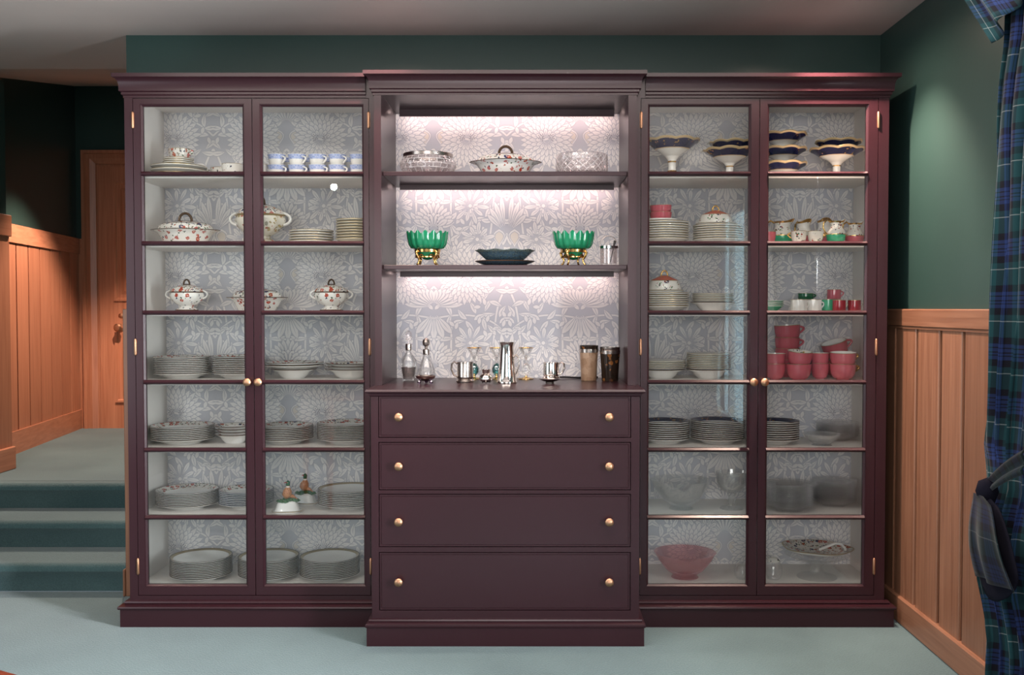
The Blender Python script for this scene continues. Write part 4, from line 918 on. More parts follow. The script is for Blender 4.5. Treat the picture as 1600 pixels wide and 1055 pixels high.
def lidded(px, py, Y, z, w, h, label):
    t = thing('muffin_dish', label, 'covered dish', on(px, py, Y, z), 'coral-lidded dishes'); R = SC(w, Y); H = SC(h, Y)
    part('bowl', MB().lathe([(0, .002), (.6 * R, .002), (.62 * R, 0), (.7 * R, .0), (.8 * R, .1 * H), (1.0 * R, .22 * H, 1), (1.02 * R, .235 * H, 1), (.95 * R, .25 * H), (0, .1 * H)], 40), ['white', 'gold_edge'], t)
    part('lid', MB().lathe([(.90 * R, .24 * H), (.88 * R, .34 * H), (.74 * R, .60 * H, 1), (.72 * R, .62 * H, 2), (.5 * R, .70 * H, 2), (.22 * R, .80 * H, 3), (.0, .82 * H)], 40), ['swag', 'gold_edge', 'coral', 'coral'], t, 'white lid with coral crown')
    part('lid_handle', MB().tube(loop_pts(.17 * R, .2 * H, .80 * H), .04 * R, 8), 'gilt', t, smooth=60)
lidded(1118, 352, .18, zb_ + .010, 30, 36, 'white covered dish with coral lid on the second shelf plate pile')
jug(SC(19, .26), SC(38, .26), 'mint', 'floral milk jug with green base, at the back beside pink cup', on(1222, 376, .22, Z[1] + .0005), PI - .5)
jug(SC(17, .28), SC(38, .28), 'pink', 'floral milk jug at the back, behind the two small pots', on(1255, 376, .25, Z[1] + .0005), PI / 2 + .3)
jug(SC(18, .28), SC(40, .28), 'pink', 'floral milk jug at the back, behind the green-based front jug', on(1289, 376, .26, Z[1] + .0005), PI / 2 - .2)
jug(SC(15, .11), SC(36, .11), 'mint', 'floral milk jug with bright green base, front of second shelf', on(1306, 378, .10, Z[1] + .0005), PI + .15)
jug(SC(15, .11), SC(35, .11), 'pink', 'floral milk jug with pink base, nearest the right wall', on(1335, 378, .17, Z[1] + .0005), PI + .25)
for px, w in ((1251, 'left'), (1277, 'right')):
    cup(SC(12, .09), SC(19, .09), 'swag', f'small floral pot, {w} of two in front of the milk jugs', on(px - 3, 378, .08, Z[1] + .0005), PI - .4 if px < 1260 else .2, 'small floral pots', 'custard_pot', handle='gilt', rim='gilt')
cup(SC(12, .12), SC(19, .12), 'pink', 'pink cup beside the meeting stile, left of the milk jugs', on(1200, 378, .12, Z[1] + .0005), 1.3, 'pink cups')
# shelf 3
x, y, zt_, R, zb_ = stack(1000, 1076, Z[2], 458, 7, 'gold', 'gilt-edged plate', 'pile under covered dish, third shelf of right cabinet', .17, 'gilt-edged plates', 'side_plate')
lidded(1038, 456, .17, zb_ + .010, 30, 40, 'white covered dish with coral lid on the third shelf plate pile')
o = obj('footed_bowl', soup_mesh(SC(36, .18), 'soup'), None, on(1114, 488, .18, Z[2] + .0005)); tag(o, 'white footed bowl under right-hand plate pile, third shelf of right cabinet', 'bowl', 'footed bowls')
stack(1082, 1146, Z[2] + .024, 459, 5, 'gold', 'gilt-edged plate', 'pile on footed bowl, third shelf of right cabinet', .18, 'gilt-edged plates', 'side_plate')
stack(1176, 1224, Z[2], 470, 4, 'green', 'green saucer', 'pile beside the white mugs, third shelf of right cabinet', .14, 'green saucers', 'saucer', 'saucer')
cup(SC(12.5, .09), SC(19, .09), 'white', 'white fluted coffee cup, left of the two', on(1248, 486, .09, Z[2] + .0005), .2, 'coffee cups', 'coffee_cup', 'can', spiral=True)
cup(SC(12.5, .11), SC(19, .11), 'white', 'white fluted coffee cup, beside the green coffee cup', on(1271, 486, .13, Z[2] + .0005), .1, 'coffee cups', 'coffee_cup', 'can', spiral=True)
cup(SC(11, .13), SC(19, .13), 'mint', 'bright green coffee cup between white and red ones', on(1294, 486, .15, Z[2] + .0005), .1, 'coffee cups', 'coffee_cup', 'can', handle='gilt')
cup(SC(10, .09), SC(18, .09), 'red', 'red coffee cup beside the green one', on(1311, 486, .09, Z[2] + .0005), .2, 'coffee cups', 'coffee_cup', 'can', handle='ivory')
cup(SC(10, .09), SC(18, .09), 'red', 'red coffee cup nearest the right wall', on(1335, 486, .10, Z[2] + .0005), .1, 'coffee cups', 'coffee_cup', 'can', handle='ivory')
cup(SC(12, .26), SC(19, .26), 'dgreen', 'dark green coffee cup at the back, under its twin', on(1259, 480, .28, Z[2] + .0005), .1, 'coffee cups', 'coffee_cup', 'can')
cup(SC(12, .26), SC(9, .26), 'dgreen', 'low dark green cup standing on another behind white cups', on(1259, 462, .28, Z[2] + .0015 + SC(19, .26)), .1, 'coffee cups', 'coffee_cup', 'can')
cup(SC(10.5, .24), SC(19, .24), 'pink', 'pink coffee cup at the back, under another behind red cups', on(1303, 480, .26, Z[2] + .0005), -.3, 'coffee cups', 'coffee_cup', 'can')
cup(SC(10.5, .24), SC(15, .24), 'pink', 'pink coffee cup on top of another, behind the red cups', on(1303, 464, .26, Z[2] + .0015 + SC(19, .24)), -.3, 'coffee cups', 'coffee_cup', 'can')
# shelf 4: plate piles and big pink cups
o = obj('footed_bowl', soup_mesh(SC(38, .18), 'soup'), None, on(1033, 592, .18, Z[3] + .0005)); tag(o, 'white footed bowl under left plate pile, fourth shelf of right cabinet', 'bowl', 'footed bowls')
stack(996, 1071, Z[3] + .024, 563, 6, 'gold', 'gilt-edged plate', 'left pile, fourth shelf of right cabinet', .18, 'gilt-edged plates', 'side_plate')
o = obj('footed_bowl', soup_mesh(SC(36, .18), 'soup'), None, on(1107, 592, .18, Z[3] + .0005)); tag(o, 'white footed bowl under right plate pile, fourth shelf of right cabinet', 'bowl', 'footed bowls')
stack(1073, 1142, Z[3] + .024, 552, 9, 'gold', 'gilt-edged plate', 'right pile, fourth shelf of right cabinet', .18, 'gilt-edged plates', 'side_plate')
def pinkpair(px, Y, w, rz, where, tilt=0.0, inside='white'):
    r = SC(w, Y); h = SC(25, Y)
    cup(r, h, 'pink', f'large pink cup, lower of pair {where}', on(px, 590, Y, Z[3] + .0005), rz, 'large pink cups', handle='gilt', inside=inside)
    cup(r, h, 'pink', f'large pink cup, upper of pair {where}', on(px, 570, Y, Z[3] + .001 + h * (.62 + tilt * 1.6)), rz + .1, 'large pink cups', handle='gilt', inside=inside, rot=(tilt, -tilt * .6, rz + .1))
pinkpair(1211, .11, 16, 2.6, 'beside the knob stile')
pinkpair(1248, .09, 19, .9, 'with painted inside, second from knob stile', .11, 'swag')
pinkpair(1281, .14, 14, 1.8, 'narrow between the two wide pairs')
pinkpair(1317, .10, 20, .25, 'with gilt handles, nearest right wall', .05)
cup(SC(19, .25), SC(28, .25), 'pink', 'large pink cup at the back, bottom of the tall pile by knob stile', on(1230, 575, .26, Z[3] + .0005), .2, 'large pink cups')
cup(SC(19, .25), SC(28, .25), 'pink', 'large pink cup at the back, second in the tall pile', on(1230, 560, .26, Z[3] + .001 + SC(17, .25)), .2, 'large pink cups')
cup(SC(19, .25), SC(28, .25), 'pink', 'large pink cup at the back, third in the tall pile', on(1230, 545, .26, Z[3] + .0015 + SC(34, .25)), .15, 'large pink cups')
cup(SC(20, .25), SC(27, .25), 'pink', 'large pink cup at the back, topmost of the tall pile', on(1231, 535, .26, Z[3] + .002 + SC(54, .25)), .25, 'large pink cups', rot=(0, -.06, .2))
cup(SC(20, .25), SC(26, .25), 'pink', 'large pink cup at the back, under the tilted one', on(1309, 575, .27, Z[3] + .0005), 0, 'large pink cups')
cup(SC(20, .25), SC(26, .25), 'pink', 'large pink cup at the back, tilted on top of another', on(1309, 555, .27, Z[3] + .012 + SC(26, .25)), 0, 'large pink cups', rot=(.1, -.30, 0))
# shelf 5
stack(1000, 1077, Z[4], 657, 9, 'navy', 'dark-rimmed plate', 'left pile, fifth shelf of right cabinet', .2, 'dark-rimmed plates')
stack(1080, 1163, Z[4], 656, 10, 'navy', 'dark-rimmed plate', 'middle pile, fifth shelf of right cabinet', .2, 'dark-rimmed plates')
stack(1174, 1248, Z[4], 657, 9, 'navy', 'dark-rimmed plate', 'right pile, fifth shelf of right cabinet', .18, 'dark-rimmed plates')
stack(1276, 1340, Z[4], 659, 8, 'glass', 'grey glass plate', 'pile behind glass bowl, fifth shelf', .29, 'grey glass plates', 'glass_plate')
def glassbowl(R, H, label, loc, m_, foot=.35, flare=1.0, name='glass_bowl', cat='bowl', scal=0):
    t = thing(name, label, cat, loc)
    pr = [(0, .10 * H), (foot * R, .10 * H), (.6 * R, .3 * H), (.86 * R, .7 * H), (.97 * R, .97 * H), (R, H), (.97 * R, H), (.83 * R, .7 * H), (.56 * R, .34 * H), (.2 * R, .16 * H), (0, .15 * H)]
    part('bowl', MB().lathe(pr, 48, 0, (lambda t_, r, z, i: (r * (1 + .03 * math.cos(scal * t_)) if r > .8 * R else r, z)) if scal else None), m_, t)
    part('foot', MB().lathe([(0, 0), ((foot + .08) * R, 0), ((foot + .06) * R, .03 * H), (foot * .6 * R, .06 * H), (foot * .6 * R, .098 * H), (0, .098 * H)], 32), m_, t)
    return t
glassbowl(SC(30, .12), SC(18, .12), 'low clear glass bowl beside dark-rimmed plates, fifth shelf', on(1284, 700, .125, Z[4] + .0005), 'glass', .45)
# shelf 6
glassbowl(SC(47, .17), SC(46, .17), 'wide clear glass bowl, sixth shelf of right cabinet', on(1064, 800, .17, Z[5] + .0005), 'glass', .32, scal=8)
t = thing('glass_goblet', 'clear glass footed goblet beside the meeting stile, sixth shelf', 'goblet', on(1143, 800, .17, Z[5] + .0005)); r = SC(25, .17); h = SC(58, .17)
part('bowl', MB().lathe([(0, .42 * h), (.3 * r, .43 * h), (.7 * r, .52 * h), (.93 * r, .72 * h), (r, h), (.96 * r, h), (.88 * r, .72 * h), (.65 * r, .56 * h), (0, .47 * h)], 40), 'glass', t)
part('stem', MB().lathe([(0, 0), (.75 * r, 0), (.72 * r, .03 * h), (.25 * r, .09 * h), (.16 * r, .16 * h), (.28 * r, .24 * h), (.15 * r, .32 * h), (.3 * r, .42 * h), (0, .42 * h)], 32), 'glass', t)
stack(1197, 1270, Z[5], 754, 12, 'glass', 'grey glass plate', 'front pile, sixth shelf of right cabinet', .14, 'grey glass plates', 'glass_plate')
stack(1268, 1338, Z[5], 750, 12, 'glass', 'grey glass plate', 'rear pile, sixth shelf of right cabinet', .25, 'grey glass plates', 'glass_plate')
# bottom shelf
glassbowl(SC(49, .13), SC(40, .13), 'flared pink glass bowl on bottom shelf of right cabinet', on(1070, 914, .17, Z[6] + .0005), 'pink_glass', .36)
def jar(px, w, h, label, lidm):
    t = thing('glass_jar', label, 'jar', on(px, 913, .14, Z[6] + .0005), 'small glass jars'); r = SC(w, .14); H = SC(h, .14)
    part('body', MB().lathe([(0, 0), (.7 * r, 0), (.95 * r, .2 * H), (r, .45 * H), (.85 * r, .72 * H), (.7 * r, .8 * H), (.66 * r, .8 * H), (.8 * r, .7 * H), (.94 * r, .45 * H), (.66 * r, .06 * H), (0, .06 * H)], 28), 'smoke', t)
    part('lid', MB().lathe([(.72 * r, .805 * H), (.74 * r, .84 * H), (.5 * r, .95 * H), (.1 * r, H), (0, H)], 28), lidm, t)
jar(1160, 13, 26, 'small round glass jar left of the meeting stile, bottom shelf', 'smoke'); jar(1208, 14, 34, 'small round glass jar with sprigged lid, right of meeting stile', 'swag')
t = thing('glass_stand', 'clear glass footed stand under the floral basket dish, bottom shelf', 'stand', on(1276, 914, .17, Z[6] + .0005)); r = SC(50, .17); h = SC(37, .17)
part('foot', MB().lathe([(0, 0), (.62 * r, 0), (.6 * r, .04 * h), (.2 * r, .2 * h), (.14 * r, .45 * h), (.3 * r, .62 * h), (0, .62 * h)], 36), 'smoke', t)
part('bowl', MB().lathe([(0, .63 * h), (.3 * r, .64 * h), (.7 * r, .78 * h), (r, .98 * h), (.98 * r, h), (.68 * r, .84 * h), (0, .7 * h)], 40), 'smoke', t)
t = thing('basket_dish', 'floral leaf-shaped dish with looped white handle, resting on glass stand', 'dish', on(1276, 880, .17, Z[6] + .002 + h * .99), rot=(.10, .05, .05)); r = SC(56, .17)
part('dish', MB().lathe([(0, 0), (.45 * r, 0), (.8 * r, .012), (1.0 * r, .026, 1), (1.01 * r, .029, 1), (.97 * r, .029, 2), (.6 * r, .012, 2), (0, .008)], 48, 0, lambda t_, rr, z, i: (rr * (1 + .04 * math.cos(5 * t_)), z), lambda x, y, z: (x, y * .62, z)), ['white', 'gold_edge', 'imari'], t)
part('handle', MB().tube([(.05 * r, 0, .016), (.25 * r, 0, .030), (.48 * r, 0, .047), (.66 * r, 0, .046), (.78 * r, 0, .030), (.80 * r, 0, .016)], .006, 10, flat=1.4), 'white', t, 'white looped handle', 60)

# ------------------------------------------------------------------ centre shelves
# shelf 1
def cutbowl(px, w, h, Y, z, label, rim):
    t = thing('crystal_bowl', label, 'bowl', on(px, 255, Y, z + .0005), 'cut crystal bowls'); R = SC(w, Y); H = SC(h, Y)
    tri = lambda v: abs((v / PI) % 2 - 1)
    def md(t_, r, zz, i):
        k = .06 * max(tri(15 * t_ + zz / H * 9.5), tri(15 * t_ - zz / H * 9.5)) if 1 < i < nout else 0
        return r * (1 + k - .05), zz
    if rim: prof = [(.62, 0), (.78, .06), (.92, .22), (.99, .40), (.985, .55), (.93, .70), (.86, .80), (.84, .86)]
    else: prof = [(.86, 0), (.95, .05), (.985, .2), (.985, .35), (.985, .5), (.98, .65), (.98, .8), (.97, .92), (.95, .98)]
    fine = []
    for (a0, c0), (a1, c1) in zip(prof, prof[1:]): fine += [(a0 + (a1 - a0) * q / 4, c0 + (c1 - c0) * q / 4) for q in range(4)]
    prof = fine + [prof[-1]]; nout = 2 + len(prof) - (5 if rim else 2)
    pr = [(0, .02 * H), (.5 * R, .01 * H)] + [(a * R, c * H) for a, c in prof] + [(prof[-1][0] * R * .93, prof[-1][1] * H)] + [(.86 * a * R, (c * .9 + .1) * H) for a, c in prof[::-2]] + [(0, .1 * H)]
    part('bowl', MB().lathe(pr, 150, 0, md), 'crystal', t, smooth=10)
    def rad(f):
        for (a0, c0), (a1, c1) in zip(prof, prof[1:]):
            if c0 <= f <= c1: return (a0 + (a1 - a0) * (f - c0) / max(1e-6, c1 - c0)) * R * .985
        return prof[-1][0] * R * .985
    b = MB()
    if rim:
        for f in (.26, .46, .66): b.tube([(rad(f) * math.cos(a), rad(f) * math.sin(a), f * H) for a in [2 * PI * i / 48 for i in range(48)]], .0014, 5, closed=True)
        for j, (f0, f1) in enumerate(((.06, .26), (.26, .46), (.46, .66), (.66, .82))):
            for i in range(22):
                a = 2 * PI * (i + .5 * (j % 2)) / 22; b.tube([(rad(f) * math.cos(a), rad(f) * math.sin(a), f * H) for f in (f0, (f0 + f1) / 2, f1)], .0016, 5)
    else:
        for s_ in (-1, 1):
            for i in range(20):
                b.tube([(rad(f) * math.cos(2 * PI * i / 20 + s_ * f * .95), rad(f) * math.sin(2 * PI * i / 20 + s_ * f * .95), f * H) for f in (.08, .2, .35, .5, .65, .8, .92)], .0015, 5)
    part('cut_pattern', b, 'ridge', t, 'bright cut ridges', 60)
    if rim: part('silver_rim', MB().lathe([(.80 * R, .84 * H), (.875 * R, .84 * H), (.88 * R, .98 * H), (.86 * R, H), (.80 * R, H), (.80 * R, .84 * H)], 60), 'dull_silver', t, 'dark silver rim band')
    return t
cutbowl(669, 44, 33, .12, CS[0], 'round cut crystal bowl with dark silver rim, left on upper shelf', True)
cutbowl(909, 41, 33, .12, CS[0], 'straight-sided cut crystal bowl without rim, right on upper shelf', False)
tureen(SC(54, .14), SC(47, .14), 'floral covered dish with looped lid handle, between two crystal bowls', on(790, 266, .14, CS[0] + .0005), 'veg', mats=('imari_big', 'imari', 'brown_edge'), group='floral covered dishes', dep=.75)
# shelf 2: green glass bowls on gilt stands
def gilt_bowl(px, label, rz):
    Y = .12; t = thing('centrepiece_bowl', label, 'bowl', on(px, 400, Y, CS[1] + .0005), 'green glass bowls on gilt stands', rz); R = SC(30, Y); zb = SC(26, Y); H = SC(24, Y)
    md = lambda t_, r, z, i: (r * (1 + .075 * abs(math.cos(8 * t_))), z + (SC(6, Y) * abs(math.cos(8 * t_)) ** 1.5 - .005 if i in (5, 6, 7) else 0))
    part('bowl', MB().lathe([(0, zb), (.62 * R, zb), (.80 * R, zb + .06 * H), (.92 * R, zb + .30 * H), (.985 * R, zb + .7 * H), (1.02 * R, zb + H * .98), (1.0 * R, zb + H), (.965 * R, zb + .98 * H), (.93 * R, zb + .7 * H), (.84 * R, zb + .38 * H), (0, zb + .1 * H)], 96, 0, md), 'green_glass', t, 'scalloped green glass', 50)
    part('cup', MB().lathe([(0, .35 * zb), (.2 * R, .4 * zb), (.46 * R, .62 * zb), (.55 * R, .98 * zb), (0, .98 * zb)], 32), 'green_glass', t)
    b = MB(); b.lathe([(.58 * R, .80 * zb), (.66 * R, .82 * zb), (.68 * R, zb * .98), (.58 * R, zb * .98), (.58 * R, .80 * zb)], 32); b.lathe([(.50 * R, .50 * zb), (.55 * R, .50 * zb), (.55 * R, .57 * zb), (.50 * R, .57 * zb), (.50 * R, .5 * zb)], 32); st = part('gilt_ring', b, 'gilt', t)
    for k in range(4):
        a = PI / 4 + k * PI / 2; ca, sa = math.cos(a), math.sin(a)
        pts = [(q * R, w * zb) for q, w in ((.64, .92), (.74, .74), (.66, .52), (.54, .34), (.58, .14), (.68, .02))]
        b = MB(); b.tube([(q * ca, q * sa, w + .003) for q, w in pts], [.004, .006, .0065, .005, .004, .005], 8)
        b.lathe([(0, -.006), (.008, 0), (0, .006)], 8, T=lambda x, y, z: (x + .72 * R * ca, y + .72 * R * sa, z + .76 * zb))
        for s_ in (-1, 1): b.tube([(.60 * R * math.cos(a + s_ * q), .60 * R * math.sin(a + s_ * q), w * zb) for q, w in ((.08, .55), (.3, .68), (.5, .62), (.62, .5))], .003, 6)
        part('leg', b, 'gilt', t, smooth=60)
gilt_bowl(668, 'scalloped green glass bowl on gilt stand, left on the middle shelf', 0)
gilt_bowl(896, 'scalloped green glass bowl on gilt stand, beside the ice bucket', .3)
Y = .13
t = obj('platter', MB().lathe([(0, .003), (.5, .0), (.62, .0), (.97, .018, 1), (1.0, .021, 1), (.97, .0225, 0), (.6, .006), (0, .006)], 56, T=lambda x, y, z: (x * SC(47, Y), y * SC(34, Y), z)).mesh('platter', ['slate', 'brown_edge'])); t.location = on(789, 405, Y, CS[1] + .0005)
tag(t, 'oval dark blue platter under the matching dish, middle shelf', 'platter')
t = obj('oval_dish', MB().lathe([(0, .002), (.55, 0), (.62, .002), (.8, .022), (.9, .034, 1), (1.0, .041, 1), (1.0, .044, 1), (.92, .040, 0), (.6, .008), (0, .008)], 64, 0, lambda t_, r, z, i: (r, z + (.002 * math.cos(10 * t_) if i in (5, 6) else 0)), T=lambda x, y, z: (x * SC(47, Y), y * SC(34, Y), z)).mesh('oval_dish', ['slate', 'slate_rim'])); t.location = on(789, 395, Y, CS[1] + .0245)
tag(t, 'oval blue dish with speckled rim standing on a dark platter', 'dish')
Y = .12; t = thing('ice_bucket', 'clear glass ice bucket with metal hoop handle, middle shelf', 'bucket', on(951, 405, Y, CS[1] + .0005)); r = SC(13.5, Y); h = SC(31, Y)
part('glass_body', MB().lathe([(0, 0), (.95 * r, 0), (.97 * r, .1 * h), (r, h), (.94 * r, h), (.9 * r, .14 * h), (0, .12 * h)], 32), 'crystal', t)
part('metal_rim', MB().lathe([(.97 * r, .88 * h), (1.05 * r, .88 * h), (1.05 * r, 1.0 * h), (.97 * r, 1.0 * h), (.97 * r, .88 * h)], 32), 'silver', t)
part('hoop_handle', MB().tube([(1.05 * r * math.cos(a), 0, .9 * h + .62 * h * math.sin(a)) for a in [PI * i / 16 for i in range(17)]], .0018, 8), 'dull_silver', t, smooth=60)
part('tongs', MB().tube([(.2 * r, .1 * r, .2 * h), (.55 * r, .1 * r, .9 * h), (.75 * r, .1 * r, 1.28 * h)], [.002, .003, .006], 8), 'iron', t, 'dark tongs leaning inside', 60)
# counter
def ctr(px, Y): return on(px, 590, Y, CZ + .0005)
def decanter(px, Y, h_, w, label, stm, liquor):
    t = thing('decanter', label, 'decanter', ctr(px, Y), 'glass decanters'); H = SC(h_, Y); r = SC(w, Y)
    if liquor: pr = [(0, .004), (.72 * r, 0), (.76 * r, .02 * H), (.95 * r, .26 * H), (r, .34 * H), (.92 * r, .42 * H), (.45 * r, .52 * H), (.30 * r, .58 * H), (.28 * r, .72 * H), (.22 * r, .72 * H), (.24 * r, .58 * H), (.8 * r, .4 * H), (.66 * r, .04 * H), (0, .04 * H)]
    else: pr = [(0, .004), (.95 * r, 0), (r, .04 * H), (r, .22 * H), (.80 * r, .34 * H), (.45 * r, .5 * H), (.34 * r, .6 * H), (.32 * r, .72 * H), (.26 * r, .72 * H), (.3 * r, .58 * H), (.72 * r, .32 * H), (.9 * r, .08 * H), (0, .06 * H)]
    part('bottle', MB().lathe(pr, 36), 'glass', t)
    if liquor: part('liquor', MB().lathe([(0, .045 * H), (.64 * r, .045 * H), (.86 * r, .27 * H), (0, .27 * H)], 32), 'liquor', t, 'dark liquor inside')
    part('collar', MB().lathe([(.30 * r, .60 * H), (.36 * r, .61 * H), (.38 * r, .70 * H), (.34 * r, .735 * H), (.2 * r, .735 * H), (.30 * r, .60 * H)], 24), 'dull_silver', t, 'silver neck collar')
    part('stopper', MB().lathe([(0, .72 * H), (.16 * r, .74 * H), (.18 * r, .80 * H), (.40 * r, .84 * H), (.44 * r, .90 * H), (.36 * r, .96 * H), (.1 * r, 1.0 * H), (0, 1.0 * H)], 10), stm, t, smooth=20)
decanter(638.5, .20, 79, 13, 'slender glass decanter with dark liquor, leftmost on the counter', 'crystal', True)
decanter(666, .24, 66, 14, 'clear bell-shaped glass decanter behind the small salt dish', 'dull_silver', False)
Y = .04; t = thing('salt_dish', 'low silver salt dish on purple glass ball feet, before the decanters', 'dish', ctr(665, Y)); r = SC(16, Y)
part('dish', MB().lathe([(0, .011), (.5 * r, .012), (.9 * r, .024), (r, .033), (.96 * r, .034), (.8 * r, .024), (0, .018)], 36), 'dull_silver', t)
for k in range(3):
    a = PI / 2 + k * 2 * PI / 3 + .0; 
    part('ball_foot', MB().lathe([(0, 0), (.006, .002), (.0085, .0085), (.006, .015), (0, .017)], 12, T=lambda x, y, z: (x + .68 * r * math.cos(a), y + .68 * r * math.sin(a), z)), 'purple_glass', t)
def mug(px, Y, w, h_, label, left, m_, foot=True):
    t = thing('silver_mug', label, 'mug', ctr(px, Y), 'silver mugs', PI if left else 0); r = SC(w, Y); h = SC(h_, Y)
    pr = [(0, 0), (1.08 * r, 0), (1.1 * r, .05 * h), (1.0 * r, .12 * h), (.9 * r, .16 * h), (1.0 * r, .22 * h), (1.02 * r, .25 * h), (.98 * r, .3 * h), (.95 * r, .94 * h), (1.0 * r, .96 * h), (1.0 * r, h), (.93 * r, h), (.9 * r, .3 * h), (0, .2 * h)]
    part('body', MB().lathe(pr, 40), m_, t)
    pts = [(.92 * r, 0, .90 * h), (1.3 * r, 0, 1.02 * h), (1.62 * r, 0, .90 * h), (1.66 * r, 0, .62 * h), (1.40 * r, 0, .36 * h), (1.0 * r, 0, .24 * h)]
    part('handle', MB().tube(pts, [.003, .0035, .004, .004, .0035, .003], 8, flat=1.4), m_, t, smooth=60)
    return t
mug(727, .14, 13, 31, 'squat silver mug with scroll handle, right of the decanters', True, 'dull_silver')
def glassw(px, Y, label, m_):
    t = thing('liqueur_glass', label, 'glass', ctr(px, Y), 'gilt-rimmed glasses'); r = SC(11, Y); h = SC(50, Y)
    part('foot', MB().lathe([(0, 0), (1.1 * r, 0), (1.1 * r, .02 * h), (.2 * r, .07 * h), (.15 * r, .1 * h), (0, .1 * h)], 28), 'gilt', t, 'gilt foot')
    part('stem', MB().lathe([(0, .1 * h), (.2 * r, .1 * h), (.62 * r, .22 * h), (.68 * r, .34 * h), (.4 * r, .46 * h), (.2 * r, .5 * h), (0, .5 * h)], 24), m_, t, 'egg-shaped coloured stem')
    part('bowl', MB().lathe([(0, .5 * h), (.3 * r, .51 * h), (.55 * r, .6 * h), (.62 * r, .8 * h), (1.0 * r, .97 * h), (.97 * r, .97 * h), (.56 * r, .8 * h), (0, .56 * h)], 28), 'glass', t)
    part('rim', MB().tube([(1.0 * r * math.cos(a), 1.0 * r * math.sin(a), .98 * h) for a in [2 * PI * i / 24 for i in range(24)]], .0016, 6, closed=True), 'gilt', t, 'gilt rim', 60)
glassw(741, .30, 'gilt-rimmed glass with teal stem, behind the squat silver mug', 'teal_glass'); glassw(776, .30, 'gilt-rimmed glass with teal stem, half behind the tall tankard', 'teal_glass'); glassw(822, .30, 'gilt-rimmed glass with clear stem, right of the tall tankard', 'glass')
Y = .05; t = thing('silver_jar', 'small pear-shaped silver jar left of the tall tankard', 'jar', ctr(759.5, Y)); r = SC(11, Y); h = SC(22, Y)
part('body', MB().lathe([(0, .08 * h), (.5 * r, .08 * h), (.95 * r, .25 * h), (r, .4 * h), (.8 * r, .6 * h), (.5 * r, .72 * h), (.58 * r, .92 * h), (.62 * r, h), (.5 * r, h), (.4 * r, .7 * h), (0, .3 * h)], 32, 0, sq(.03, 10)), 'silver', t)
for k in range(3): part('foot', MB().lathe([(0, 0), (.003, .001), (.004, .006), (0, .010)], 8, T=lambda x, y, z, k=k: (x + .6 * r * math.cos(2.1 * k + .5), y + .6 * r * math.sin(2.1 * k + .5), z)), 'silver', t)
Y = .07; t = thing('tankard', 'tall tapering silver tankard, tallest silver piece on the counter', 'tankard', ctr(792, Y), rz=-.25); r = SC(16, Y); h = SC(64, Y)
part('body', MB().lathe([(0, 0), (.98 * r, 0), (r, .03 * h), (.93 * r, .06 * h), (.88 * r, .2 * h), (.72 * r, .6 * h), (.63 * r, .9 * h), (.72 * r, .97 * h), (.75 * r, h), (.68 * r, h), (.58 * r, .9 * h), (.8 * r, .1 * h), (0, .05 * h)], 44), 'silver', t)
part('handle', MB().tube([(.62 * r, 0, .62 * h), (.95 * r, 0, .70 * h), (1.25 * r, 0, .60 * h), (1.2 * r, 0, .42 * h), (.95 * r, 0, .26 * h), (.84 * r, 0, .22 * h)], .0035, 8), 'dull_silver', t, smooth=60)
Y = .05; o = obj('silver_saucer', MB().lathe([(0, 0), (.36, 0), (.38, .3), (.3, .35), (.6, .5), (.95, .9), (1.0, 1.0), (.94, 1.0), (.6, .62), (0, .5)], 40, T=lambda x, y, z: (x * SC(18, Y), y * SC(18, Y), z * .020)).mesh('saucer', ['dull_silver'])); o.location = ctr(859, Y); tag(o, 'small footed silver saucer under the straight silver mug', 'saucer')
t = mug(861, Y, 12.5, 25, 'straight silver mug standing on a footed silver saucer', False, 'silver'); t.location.z = CZ + .0215
def beaker(px, Y, w, h_, label, m_, lidm):
    t = thing('horn_beaker', label, 'beaker', ctr(px, Y), 'horn beakers'); r = SC(w, Y); h = SC(h_, Y)
    part('body', MB().lathe([(0, 0), (.82 * r, 0), (.84 * r, .02 * h), (.92 * r, .5 * h), (r, .80 * h), (.94 * r, .80 * h), (.8 * r, .1 * h), (0, .06 * h)], 36), m_, t)
    part('rim_band', MB().lathe([(1.0 * r, .80 * h), (1.03 * r, .80 * h), (1.05 * r, .90 * h), (1.0 * r, .90 * h), (1.0 * r, .80 * h)], 36), 'dull_silver', t, 'silver rim band')
    part('inner_cup', MB().lathe([(.9 * r, .85 * h), (1.0 * r, .9 * h), (1.02 * r, h), (.96 * r, h), (.88 * r, .85 * h), (.9 * r, .85 * h)], 36), lidm, t, 'second beaker nested inside')
beaker(920, .22, 14.5, 55, 'pale brown horn beaker with silver rim, left of the dark one', 'horn', 'tortoise'); beaker(953, .20, 15.5, 53, 'dark mottled horn beaker in the counter corner', 'tortoise', 'dull_silver')
b = MB(); b.tube([(at(px, 585, .33)[0], yy, CZ + zz) for px, yy, zz in ((866, .34, .004), (880, .33, .008), (892, .33, .006), (903, .34, .004), (918, .36, .004), (935, .375, .004))], .004, 8)
o = part('power_cord', b, 'black', None, smooth=60); tag(o, 'black cord lying behind the silver mug on the counter', 'cord')

